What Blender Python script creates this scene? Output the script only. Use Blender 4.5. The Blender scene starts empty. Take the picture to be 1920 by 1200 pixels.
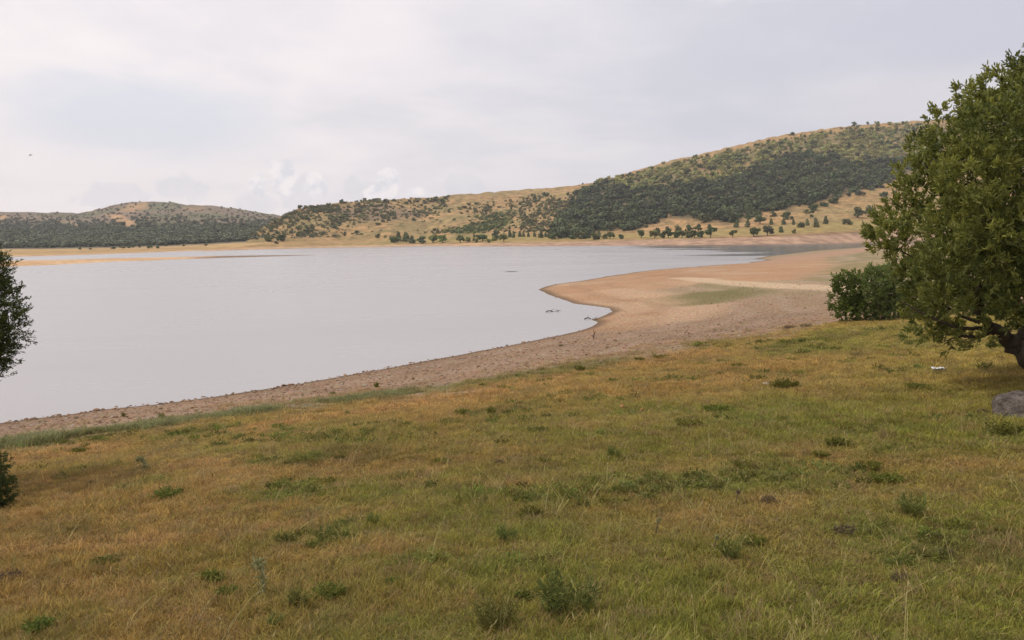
import bpy, math, random
import numpy as np
from mathutils import Matrix, Vector

rng = np.random.default_rng(11)
random.seed(5)
sc = bpy.context.scene
COL = sc.collection
pi = math.pi

# ------------------------------------------------------------------ camera
F, EYE = 1507.0, 5.0
PITCH, ROLL = math.atan(154 / F), -math.radians(0.716)
M3 = Matrix.Rotation(pi / 2 - PITCH, 3, 'X') @ Matrix.Rotation(ROLL, 3, 'Z')
RM = np.array(M3)
CAM = np.array([0, 0, EYE])


def ray(px, py):
    px, py = np.broadcast_arrays(np.asarray(px, float), np.asarray(py, float))
    v = np.stack([(px - 960) / F, (600 - py) / F, -np.ones_like(px)], -1)
    return v @ RM.T


def at_z(px, py, z=0.0):
    d = ray(px, py)
    t = (np.asarray(z) - EYE) / d[..., 2]
    return CAM + d * t[..., None]


def at_y(px, py, Y):
    d = ray(px, py)
    t = np.asarray(Y) / d[..., 1]
    return CAM + d * t[..., None]


def proj(P):
    v = (P - CAM) @ RM
    return 960 + F * v[..., 0] / -v[..., 2], 600 - F * v[..., 1] / -v[..., 2]


cam_d = bpy.data.cameras.new('camera')
cam = bpy.data.objects.new('camera', cam_d)
COL.objects.link(cam)
cam.matrix_world = Matrix.Translation((0, 0, EYE)) @ M3.to_4x4()
cam_d.sensor_width = 36
cam_d.lens = F / 1920 * 36
cam_d.clip_start, cam_d.clip_end = 0.05, 20000
sc.camera = cam

# ------------------------------------------------------------------ numpy helpers


def sstep(a, b, x):
    t = np.clip((x - a) / (b - a), 0, 1)
    return t * t * (3 - 2 * t)


def vnoise(x, y, seed=0):
    xi, yi = np.floor(x), np.floor(y)
    fx, fy = x - xi, y - yi
    xi, yi = xi.astype(np.int64), yi.astype(np.int64)
    fx, fy = fx * fx * (3 - 2 * fx), fy * fy * (3 - 2 * fy)

    def h(a, b):
        v = (a * 374761393 + b * 668265263 + seed * 974634777) & 0xffffffff
        v = ((v ^ (v >> 13)) * 1274126177) & 0xffffffff
        return ((v ^ (v >> 16)) & 0xffff) / 65535.0
    a, b = h(xi, yi), h(xi + 1, yi)
    c, d = h(xi, yi + 1), h(xi + 1, yi + 1)
    return (a + (b - a) * fx) * (1 - fy) + (c + (d - c) * fx) * fy


def fbm(x, y, seed=0, octv=4):
    s, a, n = 0, 0.5, 0
    for o in range(octv):
        s = s + a * vnoise(x * 2 ** o + 17.3 * o, y * 2 ** o - 9.1 * o, seed + o * 7)
        n += a
        a *= 0.5
    return s / n


def poly_dist(x, y, P, closed=False):
    P = np.asarray(P, float)
    Q = np.roll(P, -1, 0) if closed else P[1:]
    best = np.full(x.shape, 1e18)
    for a, b in zip(P, Q):
        ab = b - a
        L = max(ab @ ab, 1e-9)
        t = np.clip(((x - a[0]) * ab[0] + (y - a[1]) * ab[1]) / L, 0, 1)
        best = np.minimum(best, (x - a[0] - t * ab[0]) ** 2 + (y - a[1] - t * ab[1]) ** 2)
    return np.sqrt(best)


def in_poly(x, y, P):
    P = np.asarray(P, float)
    r = np.zeros(x.shape, bool)
    for a, b in zip(P, np.roll(P, -1, 0)):
        if a[1] == b[1]:
            continue
        r ^= ((a[1] > y) != (b[1] > y)) & (x < (b[0] - a[0]) * (y - a[1]) / (b[1] - a[1]) + a[0])
    return r


def sdf(x, y, P):
    d = poly_dist(x, y, P, True)
    return np.where(in_poly(x, y, P), d, -d)


def crv(pts, x):
    p = np.asarray(pts, float)
    return np.interp(x, p[:, 0], p[:, 1])


def mesh_np(name, V, Fc, smooth=False):
    V = np.asarray(V, np.float32)
    Fc = np.asarray(Fc, np.int32)
    me = bpy.data.meshes.new(name)
    k = Fc.shape[1]
    me.vertices.add(len(V))
    me.vertices.foreach_set('co', V.ravel())
    me.loops.add(Fc.size)
    me.loops.foreach_set('vertex_index', Fc.ravel())
    me.polygons.add(len(Fc))
    me.polygons.foreach_set('loop_start', np.arange(len(Fc), dtype=np.int32) * k)
    me.polygons.foreach_set('loop_total', np.full(len(Fc), k, np.int32))
    me.update(calc_edges=True)
    me.validate()
    if smooth:
        me.polygons.foreach_set('use_smooth', np.ones(len(me.polygons), bool))
    return me


def set_col(me, name, C):
    C = np.asarray(C, np.float32)
    a = me.color_attributes.new(name, 'FLOAT_COLOR', 'POINT')
    a.data.foreach_set('color', np.concatenate([C, np.ones((len(C), 1), np.float32)], 1).ravel())


def set_f(me, name, v):
    a = me.attributes.new(name, 'FLOAT', 'POINT')
    a.data.foreach_set('value', np.asarray(v, np.float32))


def link(name, me, mat=None, parent=None):
    o = bpy.data.objects.new(name, me)
    COL.objects.link(o)
    if mat is not None:
        me.materials.clear()
        me.materials.append(mat)
    if parent is not None:
        o.parent = parent
    return o


def tag(o, label=None, cat=None, group=None, kind=None):
    if label:
        o['label'] = label
    if cat:
        o['category'] = cat
    if group:
        o['group'] = group
    if kind:
        o['kind'] = kind
    return o


def empty(name, loc):
    o = bpy.data.objects.new(name, None)
    COL.objects.link(o)
    o.location = loc
    o.empty_display_size = 0.2
    return o


def rand_rot(n, up_bias=None):
    """n random rotation matrices"""
    q = rng.normal(size=(n, 4))
    q /= np.linalg.norm(q, axis=1)[:, None]
    w, x, y, z = q.T
    return np.stack([np.stack([1 - 2 * (y * y + z * z), 2 * (x * y - z * w), 2 * (x * z + y * w)], -1),
                     np.stack([2 * (x * y + z * w), 1 - 2 * (x * x + z * z), 2 * (y * z - x * w)], -1),
                     np.stack([2 * (x * z - y * w), 2 * (y * z + x * w), 1 - 2 * (x * x + y * y)], -1)], 1)


def frames(Y, spin=None):
    """rotation matrices whose local +Y is the given direction"""
    Y = Y / np.linalg.norm(Y, axis=1)[:, None]
    t = rng.normal(size=Y.shape)
    X = np.cross(Y, t)
    X /= np.linalg.norm(X, axis=1)[:, None] + 1e-9
    Z = np.cross(X, Y)
    return np.stack([X, Y, Z], -1)


def stamp(tV, tF, R, S, P):
    """copies of template tV,tF under rotations R, scales S, positions P"""
    n, k = len(P), len(tV)
    S = np.asarray(S, float)
    if S.ndim == 1:
        S = S[:, None]
    V = np.einsum('nij,nkj->nki', R, tV[None] * S[:, None, :]) + P[:, None, :]
    Fc = tF[None] + (np.arange(n) * k)[:, None, None]
    return V.reshape(-1, 3), Fc.reshape(-1, tF.shape[1])


def tube(path, rad, seg=7):
    path, rad = np.asarray(path, float), np.asarray(rad, float)
    n = len(path)
    tan = np.gradient(path, axis=0)
    tan /= np.linalg.norm(tan, axis=1)[:, None] + 1e-9
    ref = np.array([0.31, 0.17, 0.93]) if abs(tan[0, 2]) < .9 else np.array([1., .2, 0])
    V = []
    for i in range(n):
        u = np.cross(tan[i], ref)
        u /= np.linalg.norm(u)
        w = np.cross(tan[i], u)
        a = np.arange(seg) / seg * 2 * pi
        V.append(path[i] + rad[i] * (np.cos(a)[:, None] * u + np.sin(a)[:, None] * w))
    V = np.concatenate(V)
    Fc = []
    for i in range(n - 1):
        for j in range(seg):
            Fc.append([i * seg + j, i * seg + (j + 1) % seg, (i + 1) * seg + (j + 1) % seg, (i + 1) * seg + j])
    return V, np.array(Fc)


def smooth_path(P, n=14):
    P = np.asarray(P, float)
    t = np.linspace(0, len(P) - 1, n)
    out = []
    for c in range(P.shape[1]):
        out.append(np.interp(t, np.arange(len(P)), P[:, c]))
    out = np.stack(out, -1)
    for _ in range(2):
        out[1:-1] = (out[:-2] + 2 * out[1:-1] + out[2:]) / 4
    return out


def join_np(parts):
    V, Fc, n = [], [], 0
    for v, f in parts:
        V.append(v)
        Fc.append(f + n)
        n += len(v)
    return np.concatenate(V), np.concatenate(Fc)


# ------------------------------------------------------------------ node helpers


class NT:
    def __init__(s, tree):
        s.t = tree
        s.n = tree.nodes
        s.l = tree.links

    def node(s, typ, **kw):
        n = s.n.new(typ)
        for k, v in kw.items():
            setattr(n, k, v)
        return n

    def put(s, sock, v):
        if isinstance(v, bpy.types.NodeSocket):
            s.l.new(v, sock)
        elif isinstance(v, (tuple, list)) and len(v) == 3 and sock.type == 'RGBA':
            sock.default_value = (*v, 1)
        else:
            sock.default_value = v

    def m(s, op, a, b=0.0, c=0.0, clamp=False):
        n = s.node('ShaderNodeMath', operation=op, use_clamp=clamp)
        for i, v in enumerate((a, b, c)):
            s.put(n.inputs[i], v)
        return n.outputs[0]

    def ss(s, x, a, b):
        n = s.node('ShaderNodeMapRange', interpolation_type='SMOOTHSTEP')
        s.put(n.inputs['Value'], x)
        s.put(n.inputs['From Min'], a)
        s.put(n.inputs['From Max'], b)
        return n.outputs[0]

    def rng(s, x, a, b, c, d):
        n = s.node('ShaderNodeMapRange')
        for k, v in zip(('Value', 'From Min', 'From Max', 'To Min', 'To Max'), (x, a, b, c, d)):
            s.put(n.inputs[k], v)
        return n.outputs[0]

    def mix(s, f, a, b, blend='MIX'):
        n = s.node('ShaderNodeMix', data_type='RGBA', blend_type=blend)
        s.put(n.inputs[0], f)
        s.put(n.inputs[6], a)
        s.put(n.inputs[7], b)
        return n.outputs[2]

    def noise(s, vec, scale, detail=3, rough=0.5, dist=0.0):
        n = s.node('ShaderNodeTexNoise')
        if vec is not None:
            s.l.new(vec, n.inputs['Vector'])
        n.inputs['Scale'].default_value = scale
        n.inputs['Detail'].default_value = detail
        n.inputs['Roughness'].default_value = rough
        n.inputs['Distortion'].default_value = dist
        return n.outputs['Fac']

    def attr(s, name, typ='GEOMETRY'):
        return s.node('ShaderNodeAttribute', attribute_name=name, attribute_type=typ)

    def vec(s, x, y, z):
        n = s.node('ShaderNodeCombineXYZ')
        for i, v in enumerate((x, y, z)):
            s.put(n.inputs[i], v)
        return n.outputs[0]

    def scale_vec(s, v, sc_):
        n = s.node('ShaderNodeVectorMath', operation='MULTIPLY')
        s.l.new(v, n.inputs[0])
        n.inputs[1].default_value = sc_
        return n.outputs[0]


def new_mat(name):
    m = bpy.data.materials.new(name)
    m.use_nodes = True
    m.node_tree.nodes.clear()
    T = NT(m.node_tree)
    out = T.node('ShaderNodeOutputMaterial')
    return m, T, out


def principled(T, out, color, rough=0.8, spec=0.3, normal=None):
    b = T.node('ShaderNodeBsdfPrincipled')
    T.put(b.inputs['Base Color'], color)
    T.put(b.inputs['Roughness'], rough)
    b.inputs['Specular IOR Level'].default_value = spec
    if normal is not None:
        T.l.new(normal, b.inputs['Normal'])
    T.l.new(b.outputs[0], out.inputs['Surface'])
    return b


def bump(T, h, dist, strength=1.0):
    n = T.node('ShaderNodeBump')
    n.inputs['Distance'].default_value = dist
    n.inputs['Strength'].default_value = strength
    T.l.new(h, n.inputs['Height'])
    return n.outputs[0]


def obj_pos(T):
    return T.node('ShaderNodeTexCoord').outputs['Object']


def foliage_mat(name, c1, c2, trans=0.3, tint=False, spec=0.25, rough=0.6, obj_var=0.0):
    """leaf colour varies face by face through the 'var' attribute; tint = colour per instance"""
    m, T, out = new_mat(name)
    v = T.attr('var').outputs['Fac']
    col = T.mix(v, c1, c2)
    if tint:
        t = T.attr('tint', 'INSTANCER').outputs['Color']
        col = T.mix(1.0, col, t, 'MULTIPLY')
    if obj_var:
        r = T.node('ShaderNodeObjectInfo').outputs['Random']
        hs = T.node('ShaderNodeHueSaturation')
        T.l.new(T.rng(r, 0, 1, 1 - obj_var, 1 + obj_var), hs.inputs['Value'])
        T.l.new(T.rng(T.m('FRACT', T.m('MULTIPLY', r, 7.3)), 0, 1, .5 - .05, .5 + .025), hs.inputs['Hue'])
        T.l.new(col, hs.inputs['Color'])
        col = hs.outputs[0]
    b = T.node('ShaderNodeBsdfPrincipled')
    T.l.new(col, b.inputs['Base Color'])
    b.inputs['Roughness'].default_value = rough
    b.inputs['Specular IOR Level'].default_value = spec
    if trans > 0:
        tr = T.node('ShaderNodeBsdfTranslucent')
        T.l.new(T.mix(0.5, col, (1, 1, .55), 'MULTIPLY'), tr.inputs['Color'])
        mx = T.node('ShaderNodeMixShader')
        mx.inputs[0].default_value = trans
        T.l.new(b.outputs[0], mx.inputs[1])
        T.l.new(tr.outputs[0], mx.inputs[2])
        T.l.new(mx.outputs[0], out.inputs['Surface'])
    else:
        T.l.new(b.outputs[0], out.inputs['Surface'])
    return m


def instancer(name, P, rot, scl, idx, tint, meshes, label, cat):
    """one 'stuff' object: the meshes set on the points by a geometry-node instancer"""
    src = bpy.data.collections.new(name + '_source')
    for i, me in enumerate(meshes):
        o = bpy.data.objects.new('%s_source_%02d' % (name, i), me)
        src.objects.link(o)
    me = bpy.data.meshes.new(name)
    me.vertices.add(len(P))
    me.vertices.foreach_set('co', np.asarray(P, np.float32).ravel())
    a = me.attributes.new('irot', 'FLOAT_VECTOR', 'POINT')
    a.data.foreach_set('vector', np.asarray(rot, np.float32).ravel())
    a = me.attributes.new('iscl', 'FLOAT_VECTOR', 'POINT')
    a.data.foreach_set('vector', np.asarray(scl, np.float32).ravel())
    a = me.attributes.new('idx', 'INT', 'POINT')
    a.data.foreach_set('value', np.asarray(idx, np.int32))
    set_col(me, 'tint', tint)
    o = link(name, me)
    g = bpy.data.node_groups.new(name + '_nodes', 'GeometryNodeTree')
    g.interface.new_socket('Geometry', in_out='INPUT', socket_type='NodeSocketGeometry')
    g.interface.new_socket('Geometry', in_out='OUTPUT', socket_type='NodeSocketGeometry')
    N, L = g.nodes, g.links
    gi, go = N.new('NodeGroupInput'), N.new('NodeGroupOutput')
    ci = N.new('GeometryNodeCollectionInfo')
    ci.inputs['Collection'].default_value = src
    ci.inputs['Separate Children'].default_value = True
    ci.inputs['Reset Children'].default_value = True
    ip = N.new('GeometryNodeInstanceOnPoints')
    ip.inputs['Pick Instance'].default_value = True

    def na(nm, t):
        n = N.new('GeometryNodeInputNamedAttribute')
        n.data_type = t
        n.inputs['Name'].default_value = nm
        return n.outputs['Attribute']
    e2r = N.new('FunctionNodeEulerToRotation')
    L.new(na('irot', 'FLOAT_VECTOR'), e2r.inputs[0])
    L.new(gi.outputs[0], ip.inputs['Points'])
    L.new(ci.outputs[0], ip.inputs['Instance'])
    L.new(na('idx', 'INT'), ip.inputs['Instance Index'])
    L.new(e2r.outputs[0], ip.inputs['Rotation'])
    L.new(na('iscl', 'FLOAT_VECTOR'), ip.inputs['Scale'])
    L.new(ip.outputs[0], go.inputs[0])
    md = o.modifiers.new('instances', 'NODES')
    md.node_group = g
    tag(o, label, cat, kind='stuff')
    return o


# ------------------------------------------------------------------ near land: shape
WL = [(0, 793), (60, 785), (120, 778), (200, 767), (300, 757), (400, 744), (500, 730), (600, 712.5), (700, 695), (800, 677),
      (850, 668), (900, 657.5), (950, 648.5), (1000, 638.5), (1050, 628.5), (1090, 619), (1112, 612), (1121, 604),
      (1108, 599), (1122, 595.5), (1136, 591), (1149, 584), (1138, 577.5), (1108, 573), (1076, 569), (1045, 558),
      (1031, 553), (1022, 548), (1007, 543), (1022, 537), (1045, 532), (1080, 528), (1130, 519.5), (1200, 509), (1262, 503),
      (1330, 498), (1400, 493), (1437, 487.5), (1415, 485), (1440, 480), (1520, 470.5), (1600, 464.5), (1640, 461.5), (1720, 457),
      (1900, 451)]
wl = at_z(*np.array(WL).T)[:, :2]
WLW = np.concatenate([np.array([[-260, -190], [-60, -16], [-30, 8.6]]), wl, np.array([[620, 560]])])
LAND = np.concatenate([WLW, np.array([[900, 300], [900, -600], [-400, -600]])])


def shore_s(x, y):
    d = poly_dist(x, y, WLW)
    return np.where(in_poly(x, y, LAND), d, -d)


def terr(x, y, s=None):
    x, y = np.asarray(x, float), np.asarray(y, float)
    if s is None:
        s = shore_s(x, y)
    r = np.hypot(x, y)
    s = s + (fbm(x / 3.0, y / 3.0, 3, 3) - .5) * 0.5 * sstep(0, 1, np.abs(s) + .5) * np.clip(r / 40, .4, 3)
    a = 0.112 * np.maximum(s, 0)
    f = a / (1 + (a / 3.4) ** 4) ** .25
    g = 1 - 0.72 * sstep(30, 110, r) - .18 * sstep(110, 240, r)
    z = f * g
    land = sstep(0, 6, s)
    z = z + land * np.minimum(g * 1.0, 1) * ((fbm(x / 7, y / 7, 21, 3) - .5) * .34 + (fbm(x / 1.1, y / 1.1, 22, 2) - .5) * .07)
    return np.where(s > 0, z, np.maximum(s * .09, -3.0))


def ground_hit(px, py):
    px, py = np.asarray(px, float), np.asarray(py, float)
    z = np.zeros(np.broadcast(px, py).shape)
    for _ in range(40):
        P = at_z(px, py, z)
        z = z * .5 + .5 * np.maximum(terr(P[..., 0], P[..., 1]), 0)
    P = at_z(px, py, z)
    P[..., 2] = terr(P[..., 0], P[..., 1])
    return P


def gpoly(pts):
    return ground_hit(*np.array(pts, float).T)[:, :2]


EDGE = gpoly([(-40, 842), (60, 832), (150, 818), (250, 802), (350, 787), (500, 770), (600, 757), (700, 744), (800, 732), (900, 717),
              (1000, 699), (1100, 684), (1250, 655), (1400, 632), (1500, 615), (1560, 606), (1700, 596), (1919, 584)])
MEADOW = np.concatenate([np.array([[-200, -100], [-30, 4]]), EDGE, np.array([[140, 100], [300, 0], [100, -300], [-200, -300]])])
SANDLINE = gpoly([(1150, 540), (1136, 532), (1150, 545), (1190, 552), (1250, 556), (1300, 563), (1312, 572), (1300, 585), (1260, 597),
                  (1200, 607), (1140, 617)])
SAND = np.concatenate([SANDLINE[3:], wl[16:38], gpoly([(1440, 490), (1540, 480), (1560, 500), (1500, 525), (1400, 528), (1330, 527)])])
TRACK = gpoly([(1280, 521), (1330, 527), (1400, 533), (1480, 537), (1560, 540), (1640, 543)])
GPATCH = gpoly([(1262, 558), (1300, 548), (1392, 541), (1412, 549), (1385, 556), (1345, 568), (1305, 569)])
PINKS = gpoly([(1420, 489), (1500, 478), (1640, 463), (1760, 457), (1760, 462), (1640, 470), (1530, 486), (1440, 497)])
OTRACK = gpoly([(0, 868), (150, 845), (300, 832), (420, 815), (520, 796), (700, 770), (900, 735), (1000, 716), (1150, 690), (1300, 660)])


def mixc(a, b, t):
    return a + (np.asarray(b) - a) * np.asarray(t)[:, None]


def gcol(x, y, s=None):
    """albedo of the ground (what the earth and the plants on it are coloured)"""
    if s is None:
        s = shore_s(x, y)
    r = np.hypot(x, y)
    n1 = fbm(x / 2.2, y / 2.2, 41, 4)
    n2 = fbm(x / 6.5, y / 6.5, 42, 4)
    n3 = fbm(x / 0.6, y / 0.6, 43, 3)
    nb = fbm(x / 25, y / 25, 44, 3)
    n = len(x)
    # beach of stones with strand lines
    q = s + (n2 - .5) * 3.2
    c = np.tile([0.385, 0.26, 0.165], (n, 1))
    strand = .5 + .5 * np.sin(q * 2.3 + n1 * 4)
    c = mixc(c, [0.44, 0.315, 0.22], sstep(.45, .9, strand) * .7)
    c = mixc(c, [0.27, 0.185, 0.125], sstep(.55, .75, n1) * .45)
    far = sstep(38, 75, r)
    c = mixc(c, [0.40, 0.315, 0.195], far * .8)
    strand2 = .5 + .5 * np.sin(q * .95 + n2 * 5)
    c = mixc(c, [0.27, 0.24, 0.115], far * sstep(.3, .8, strand2) * .75 * sstep(5, 16, s))
    c = mixc(c, [0.50, 0.40, 0.27], far * sstep(.9, .99, .5 + .5 * np.sin(q * .95 + n2 * 5 + 2.2)) * .6 * sstep(5, 16, s))
    # dry field of the peninsula
    fld = sstep(14, 40, s + (n2 - .5) * 14) * sstep(60, 100, r)
    c = mixc(c, [0.37, 0.27, 0.125], fld)
    c = mixc(c, [0.29, 0.25, 0.10], fld * sstep(.45, .7, nb) * .7)
    # orange sand
    d = sdf(x, y, SAND)
    sm = sstep(-2.5, 1.5, d + (n2 - .5) * 5)
    sandc = mixc(np.tile([0.50, 0.305, 0.175], (n, 1)), [0.55, 0.375, 0.235], sstep(.4, .75, n2))
    sandc = mixc(sandc, [0.36, 0.225, 0.13], sstep(.62, .9, .5 + .5 * np.sin(s * 1.9 + n1 * 3)) * .35 * (1 - sstep(5, 16, s)))
    sandc = mixc(sandc, [0.41, 0.235, 0.125], sstep(.56, .74, fbm(x / 9, y / 4, 47, 4)) * .7)
    c = c + (sandc - c) * sm[:, None]
    d = sdf(x, y, PINKS)
    c = mixc(c, [0.50, 0.315, 0.21], sstep(-2, 3, d + (n2 - .5) * 6) * .9)
    d = poly_dist(x, y, SANDLINE[2:])
    c = mixc(c, [0.58, 0.40, 0.255], (1 - sstep(.6, 3.2, d + (n2 - .5) * 1.5)) * .85 * sstep(2, 5, s))
    d = poly_dist(x, y, TRACK)
    c = mixc(c, [0.66, 0.50, 0.33], (1 - sstep(.9, 2.0, d + (n2 - .5) * .5)) * .9)
    d = sdf(x, y, GPATCH)
    c = mixc(c, [0.17, 0.165, 0.055], sstep(-1.5, 2.0, d + (n2 - .5) * 6) * .8)
    c = c * np.array([.86, .84, .84])
    near = 1 - sstep(30, 70, r)
    c = c * (1 - .14 * near)[:, None]
    # wet rim
    c = c * (1 - .5 * (1 - sstep(0.05, .55 + r * .008, s)))[:, None]
    # meadow
    md = sdf(x, y, MEADOW)
    mm = sstep(-1.2, 1.6, md + (n1 - .5) * 4.5 + (n3 - .5) * 2.4)
    az = x / (np.abs(y) + 4)
    green = .27 + .95 * az + (n2 - .5) * 2.0 + (n1 - .5) * 1.5 + .26 * (1 - sstep(5, 11, r))
    green = green - .35 * (1 - sstep(0, 5, md)) * (x < 20)
    m = np.tile([0.225, 0.152, 0.056], (n, 1))
    m = mixc(m, [0.30, 0.20, 0.092], sstep(.50, .70, fbm(x / 2.1, y / 1.3, 46, 4)) * .9)
    m = mixc(m, [0.19, 0.155, 0.048], sstep(.1, .4, green))
    m = mixc(m, [0.155, 0.16, 0.036], sstep(.36, .75, green) * .9)
    m = mixc(m, [0.135, 0.15, 0.036], sstep(.55, .70, fbm(x / 1.7, y / 1.1, 52, 4)) * .75)
    m = mixc(m, [0.32, 0.20, 0.105], sstep(.62, .76, fbm(x / 1.2, y / .8, 53, 3)) * .6 * (1 - sstep(.3, .8, green)))
    m = mixc(m, [0.345, 0.225, 0.10], sstep(10, 20, r) * (1 - sstep(.5, .9, green)) * .55)
    yel = sstep(.2, .5, az) * sstep(11, 18, r)
    m = mixc(m, [0.30, 0.24, 0.085], yel * .8)
    m = mixc(m, [0.11, 0.09, 0.04], sstep(.64, .78, fbm(x / 1.3, y / 1.3, 49, 3)) * .5)
    d = poly_dist(x, y, OTRACK)
    m = mixc(m, [0.34, 0.205, 0.10], (1 - sstep(.25, .9, d + (n1 - .5) * .9)) * .75)
    m = m * np.array([1.10, 1.08, 1.06])
    c = c + (m - c) * mm[:, None]
    # green weedy fringe at the meadow's lake edge (left)
    fr = np.exp(-((md - .1) / 1.0) ** 2) * (1 - sstep(2, 9, x)) * sstep(.30, .5, n1 + .08)
    c = mixc(c, [0.13, 0.135, 0.055], fr * .75)
    return np.clip(c, .01, .9), mm, md, np.clip(green, 0, 1)


# ground sheet: polar grid about the camera's foot, out past the horizon
th = np.concatenate([np.linspace(-180, -52, 60, endpoint=False), np.linspace(-52, 52, 860, endpoint=False), np.linspace(52, 180, 61)])
rr = np.concatenate([[0.02], np.geomspace(.5, 4, 36, endpoint=False), np.geomspace(4, 60, 300, endpoint=False),
                     np.geomspace(60, 700, 170, endpoint=False), np.geomspace(700, 6000, 18)])
TH, RR = np.meshgrid(np.radians(th), rr)
gx, gy = (np.sin(TH) * RR).ravel(), (np.cos(TH) * RR).ravel()
gs = shore_s(gx, gy)
gz = terr(gx, gy, gs)
far_in = sstep(480, 620, np.hypot(gx, gy))
gz = gz * (1 - far_in) - 3.0 * far_in
nc, nr = len(th), len(rr)
ii, jj = np.meshgrid(np.arange(nr - 1), np.arange(nc - 1), indexing='ij')
gF = np.stack([ii * nc + jj, ii * nc + jj + 1, (ii + 1) * nc + jj + 1, (ii + 1) * nc + jj], -1).reshape(-1, 4)
me = mesh_np('ground', np.stack([gx, gy, gz], -1), gF[:, ::-1], True)
gC, gM, _, _ = gcol(gx, gy, gs)
set_col(me, 'albedo', gC)
set_f(me, 'meadow', gM)
mat, T, out = new_mat('earth')
op = obj_pos(T)
alb = T.attr('albedo').outputs['Color']
mdw = T.attr('meadow').outputs['Fac']
nf = T.noise(op, 9.0, 5, .65)
nst = T.noise(op, 3.2, 4, .7)
col = T.mix(T.ss(nf, .35, .7), T.mix(1, alb, (.62, .6, .58), 'MULTIPLY'), T.mix(1, alb, (1.25, 1.25, 1.25), 'MULTIPLY'))
vor = T.node('ShaderNodeTexVoronoi')
vor.inputs['Scale'].default_value = 7.0
T.l.new(op, vor.inputs['Vector'])
stone = T.m('MULTIPLY', T.ss(T.noise(op, 1.1, 3), .42, .6), T.m('SUBTRACT', 1.0, mdw))
col = T.mix(T.m('MULTIPLY', stone, .38), col, T.mix(1, T.mix(.55, vor.outputs['Color'], (.5, .5, .5)), T.mix(1, col, (2, 2, 2), 'MULTIPLY'), 'MULTIPLY'))
h = T.m('ADD', T.m('MULTIPLY', nf, .5), T.m('MULTIPLY', vor.outputs['Distance'], .7))
principled(T, out, col, .95, .12, bump(T, h, .05, .7))
ground = link('ground', me, mat)
tag(ground, kind='structure')

# ------------------------------------------------------------------ lake
rw = np.concatenate([[1.0], np.geomspace(5, 9000, 60)])
tw = np.radians(np.linspace(-180, 180, 97))
TH, RR = np.meshgrid(tw, rw)
wv = np.stack([(np.sin(TH) * RR).ravel(), (np.cos(TH) * RR).ravel() + 120, np.zeros(TH.size)], -1)
nc, nr = len(tw), len(rw)
ii, jj = np.meshgrid(np.arange(nr - 1), np.arange(nc - 1), indexing='ij')
wF = np.stack([ii * nc + jj, (ii + 1) * nc + jj, (ii + 1) * nc + jj + 1, ii * nc + jj + 1], -1).reshape(-1, 4)
me = mesh_np('lake_water', wv, wF)
mat, T, out = new_mat('lake_water')
op = obj_pos(T)
sep = T.node('ShaderNodeSeparateXYZ')
T.l.new(op, sep.inputs[0])
wx, wy = sep.outputs[0], sep.outputs[1]
# calm slicks in the sheltered inlet on the right, wind-ruffled water elsewhere
slick = T.noise(T.vec(T.m('MULTIPLY', wx, .011), T.m('MULTIPLY', wy, .04), 0.0), 1.0, 4, .6, .4)
inlet = T.ss(T.m('SUBTRACT', wx, T.m('MULTIPLY', T.m('SUBTRACT', wy, 200.0), .03)), 25.0, 90.0)
calm = T.ss(T.m('ADD', T.m('MULTIPLY', inlet, .42), slick), .68, .80)
wind = T.noise(T.vec(T.m('MULTIPLY', wx, .02), T.m('MULTIPLY', wy, .035), 3.0), 1.0, 4, .6, .6)
rough = T.m('ADD', T.rng(calm, 0, 1, .26, .185), T.m('MULTIPLY', T.m('SUBTRACT', wind, .5), .26))
b = T.node('ShaderNodeBsdfPrincipled')
T.put(b.inputs['Base Color'], T.mix(calm, (.355, .335, .335), (.045, .05, .047)))  # calm water's base colour is darkened to paint in the hill's reflection
T.l.new(rough, b.inputs['Roughness'])
b.inputs['IOR'].default_value = 1.33
T.l.new(b.outputs[0], out.inputs['Surface'])
water = link('lake_water', me, mat)
tag(water, kind='structure')

# ------------------------------------------------------------------ sandbank
up = np.array([(-120, 489), (0, 489), (100, 487.5), (220, 484.5), (330, 482), (430, 479.5), (520, 478.3), (592, 478.2)])
lo = np.array([(-120, 505), (0, 500.5), (100, 497), (220, 490.5), (330, 486.5), (430, 483.3), (520, 480.6), (592, 478.6)])
n = 200
xs = np.linspace(-120, 592, n)
A, B = at_z(xs, crv(up, xs), 0), at_z(xs, crv(lo, xs), 0)
k = 13
V = []
for t in np.linspace(-.06, 1.06, k):
    P = A + (B - A) * t
    hh = 0.34 * (1 - (2 * t - 1) ** 2) * (.5 + fbm(P[:, 0] / 14, P[:, 1] / 14, 61, 3)) * np.clip((592 - xs) / 200, .12, 1)
    P[:, 2] = np.where((t < 0) | (t > 1), -.4, hh - .015)
    P[:, 1] += (fbm(xs / 22, xs * 0 + t * .0 + 3, 62, 4) - .5) * 7 * (1 if t > .5 else .6)
    V.append(P)
V = np.concatenate(V)
ii, jj = np.meshgrid(np.arange(k - 1), np.arange(n - 1), indexing='ij')
fF = np.stack([ii * n + jj, (ii + 1) * n + jj, (ii + 1) * n + jj + 1, ii * n + jj + 1], -1).reshape(-1, 4)
me = mesh_np('sandbank', V, fF, True)
tt = np.repeat(np.linspace(0, 1, k), n)
xx = np.tile(xs, k)
cc = np.tile([0.50, 0.31, 0.165], (len(V), 1))
cc = mixc(cc, [0.58, 0.40, 0.24], sstep(.4, .6, fbm(V[:, 0] / 20, V[:, 1] / 9, 63, 3)))
cc = mixc(cc, [0.23, 0.155, 0.11], sstep(340, 440, xx + (tt - .5) * 60))
set_col(me, 'albedo', cc)


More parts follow.
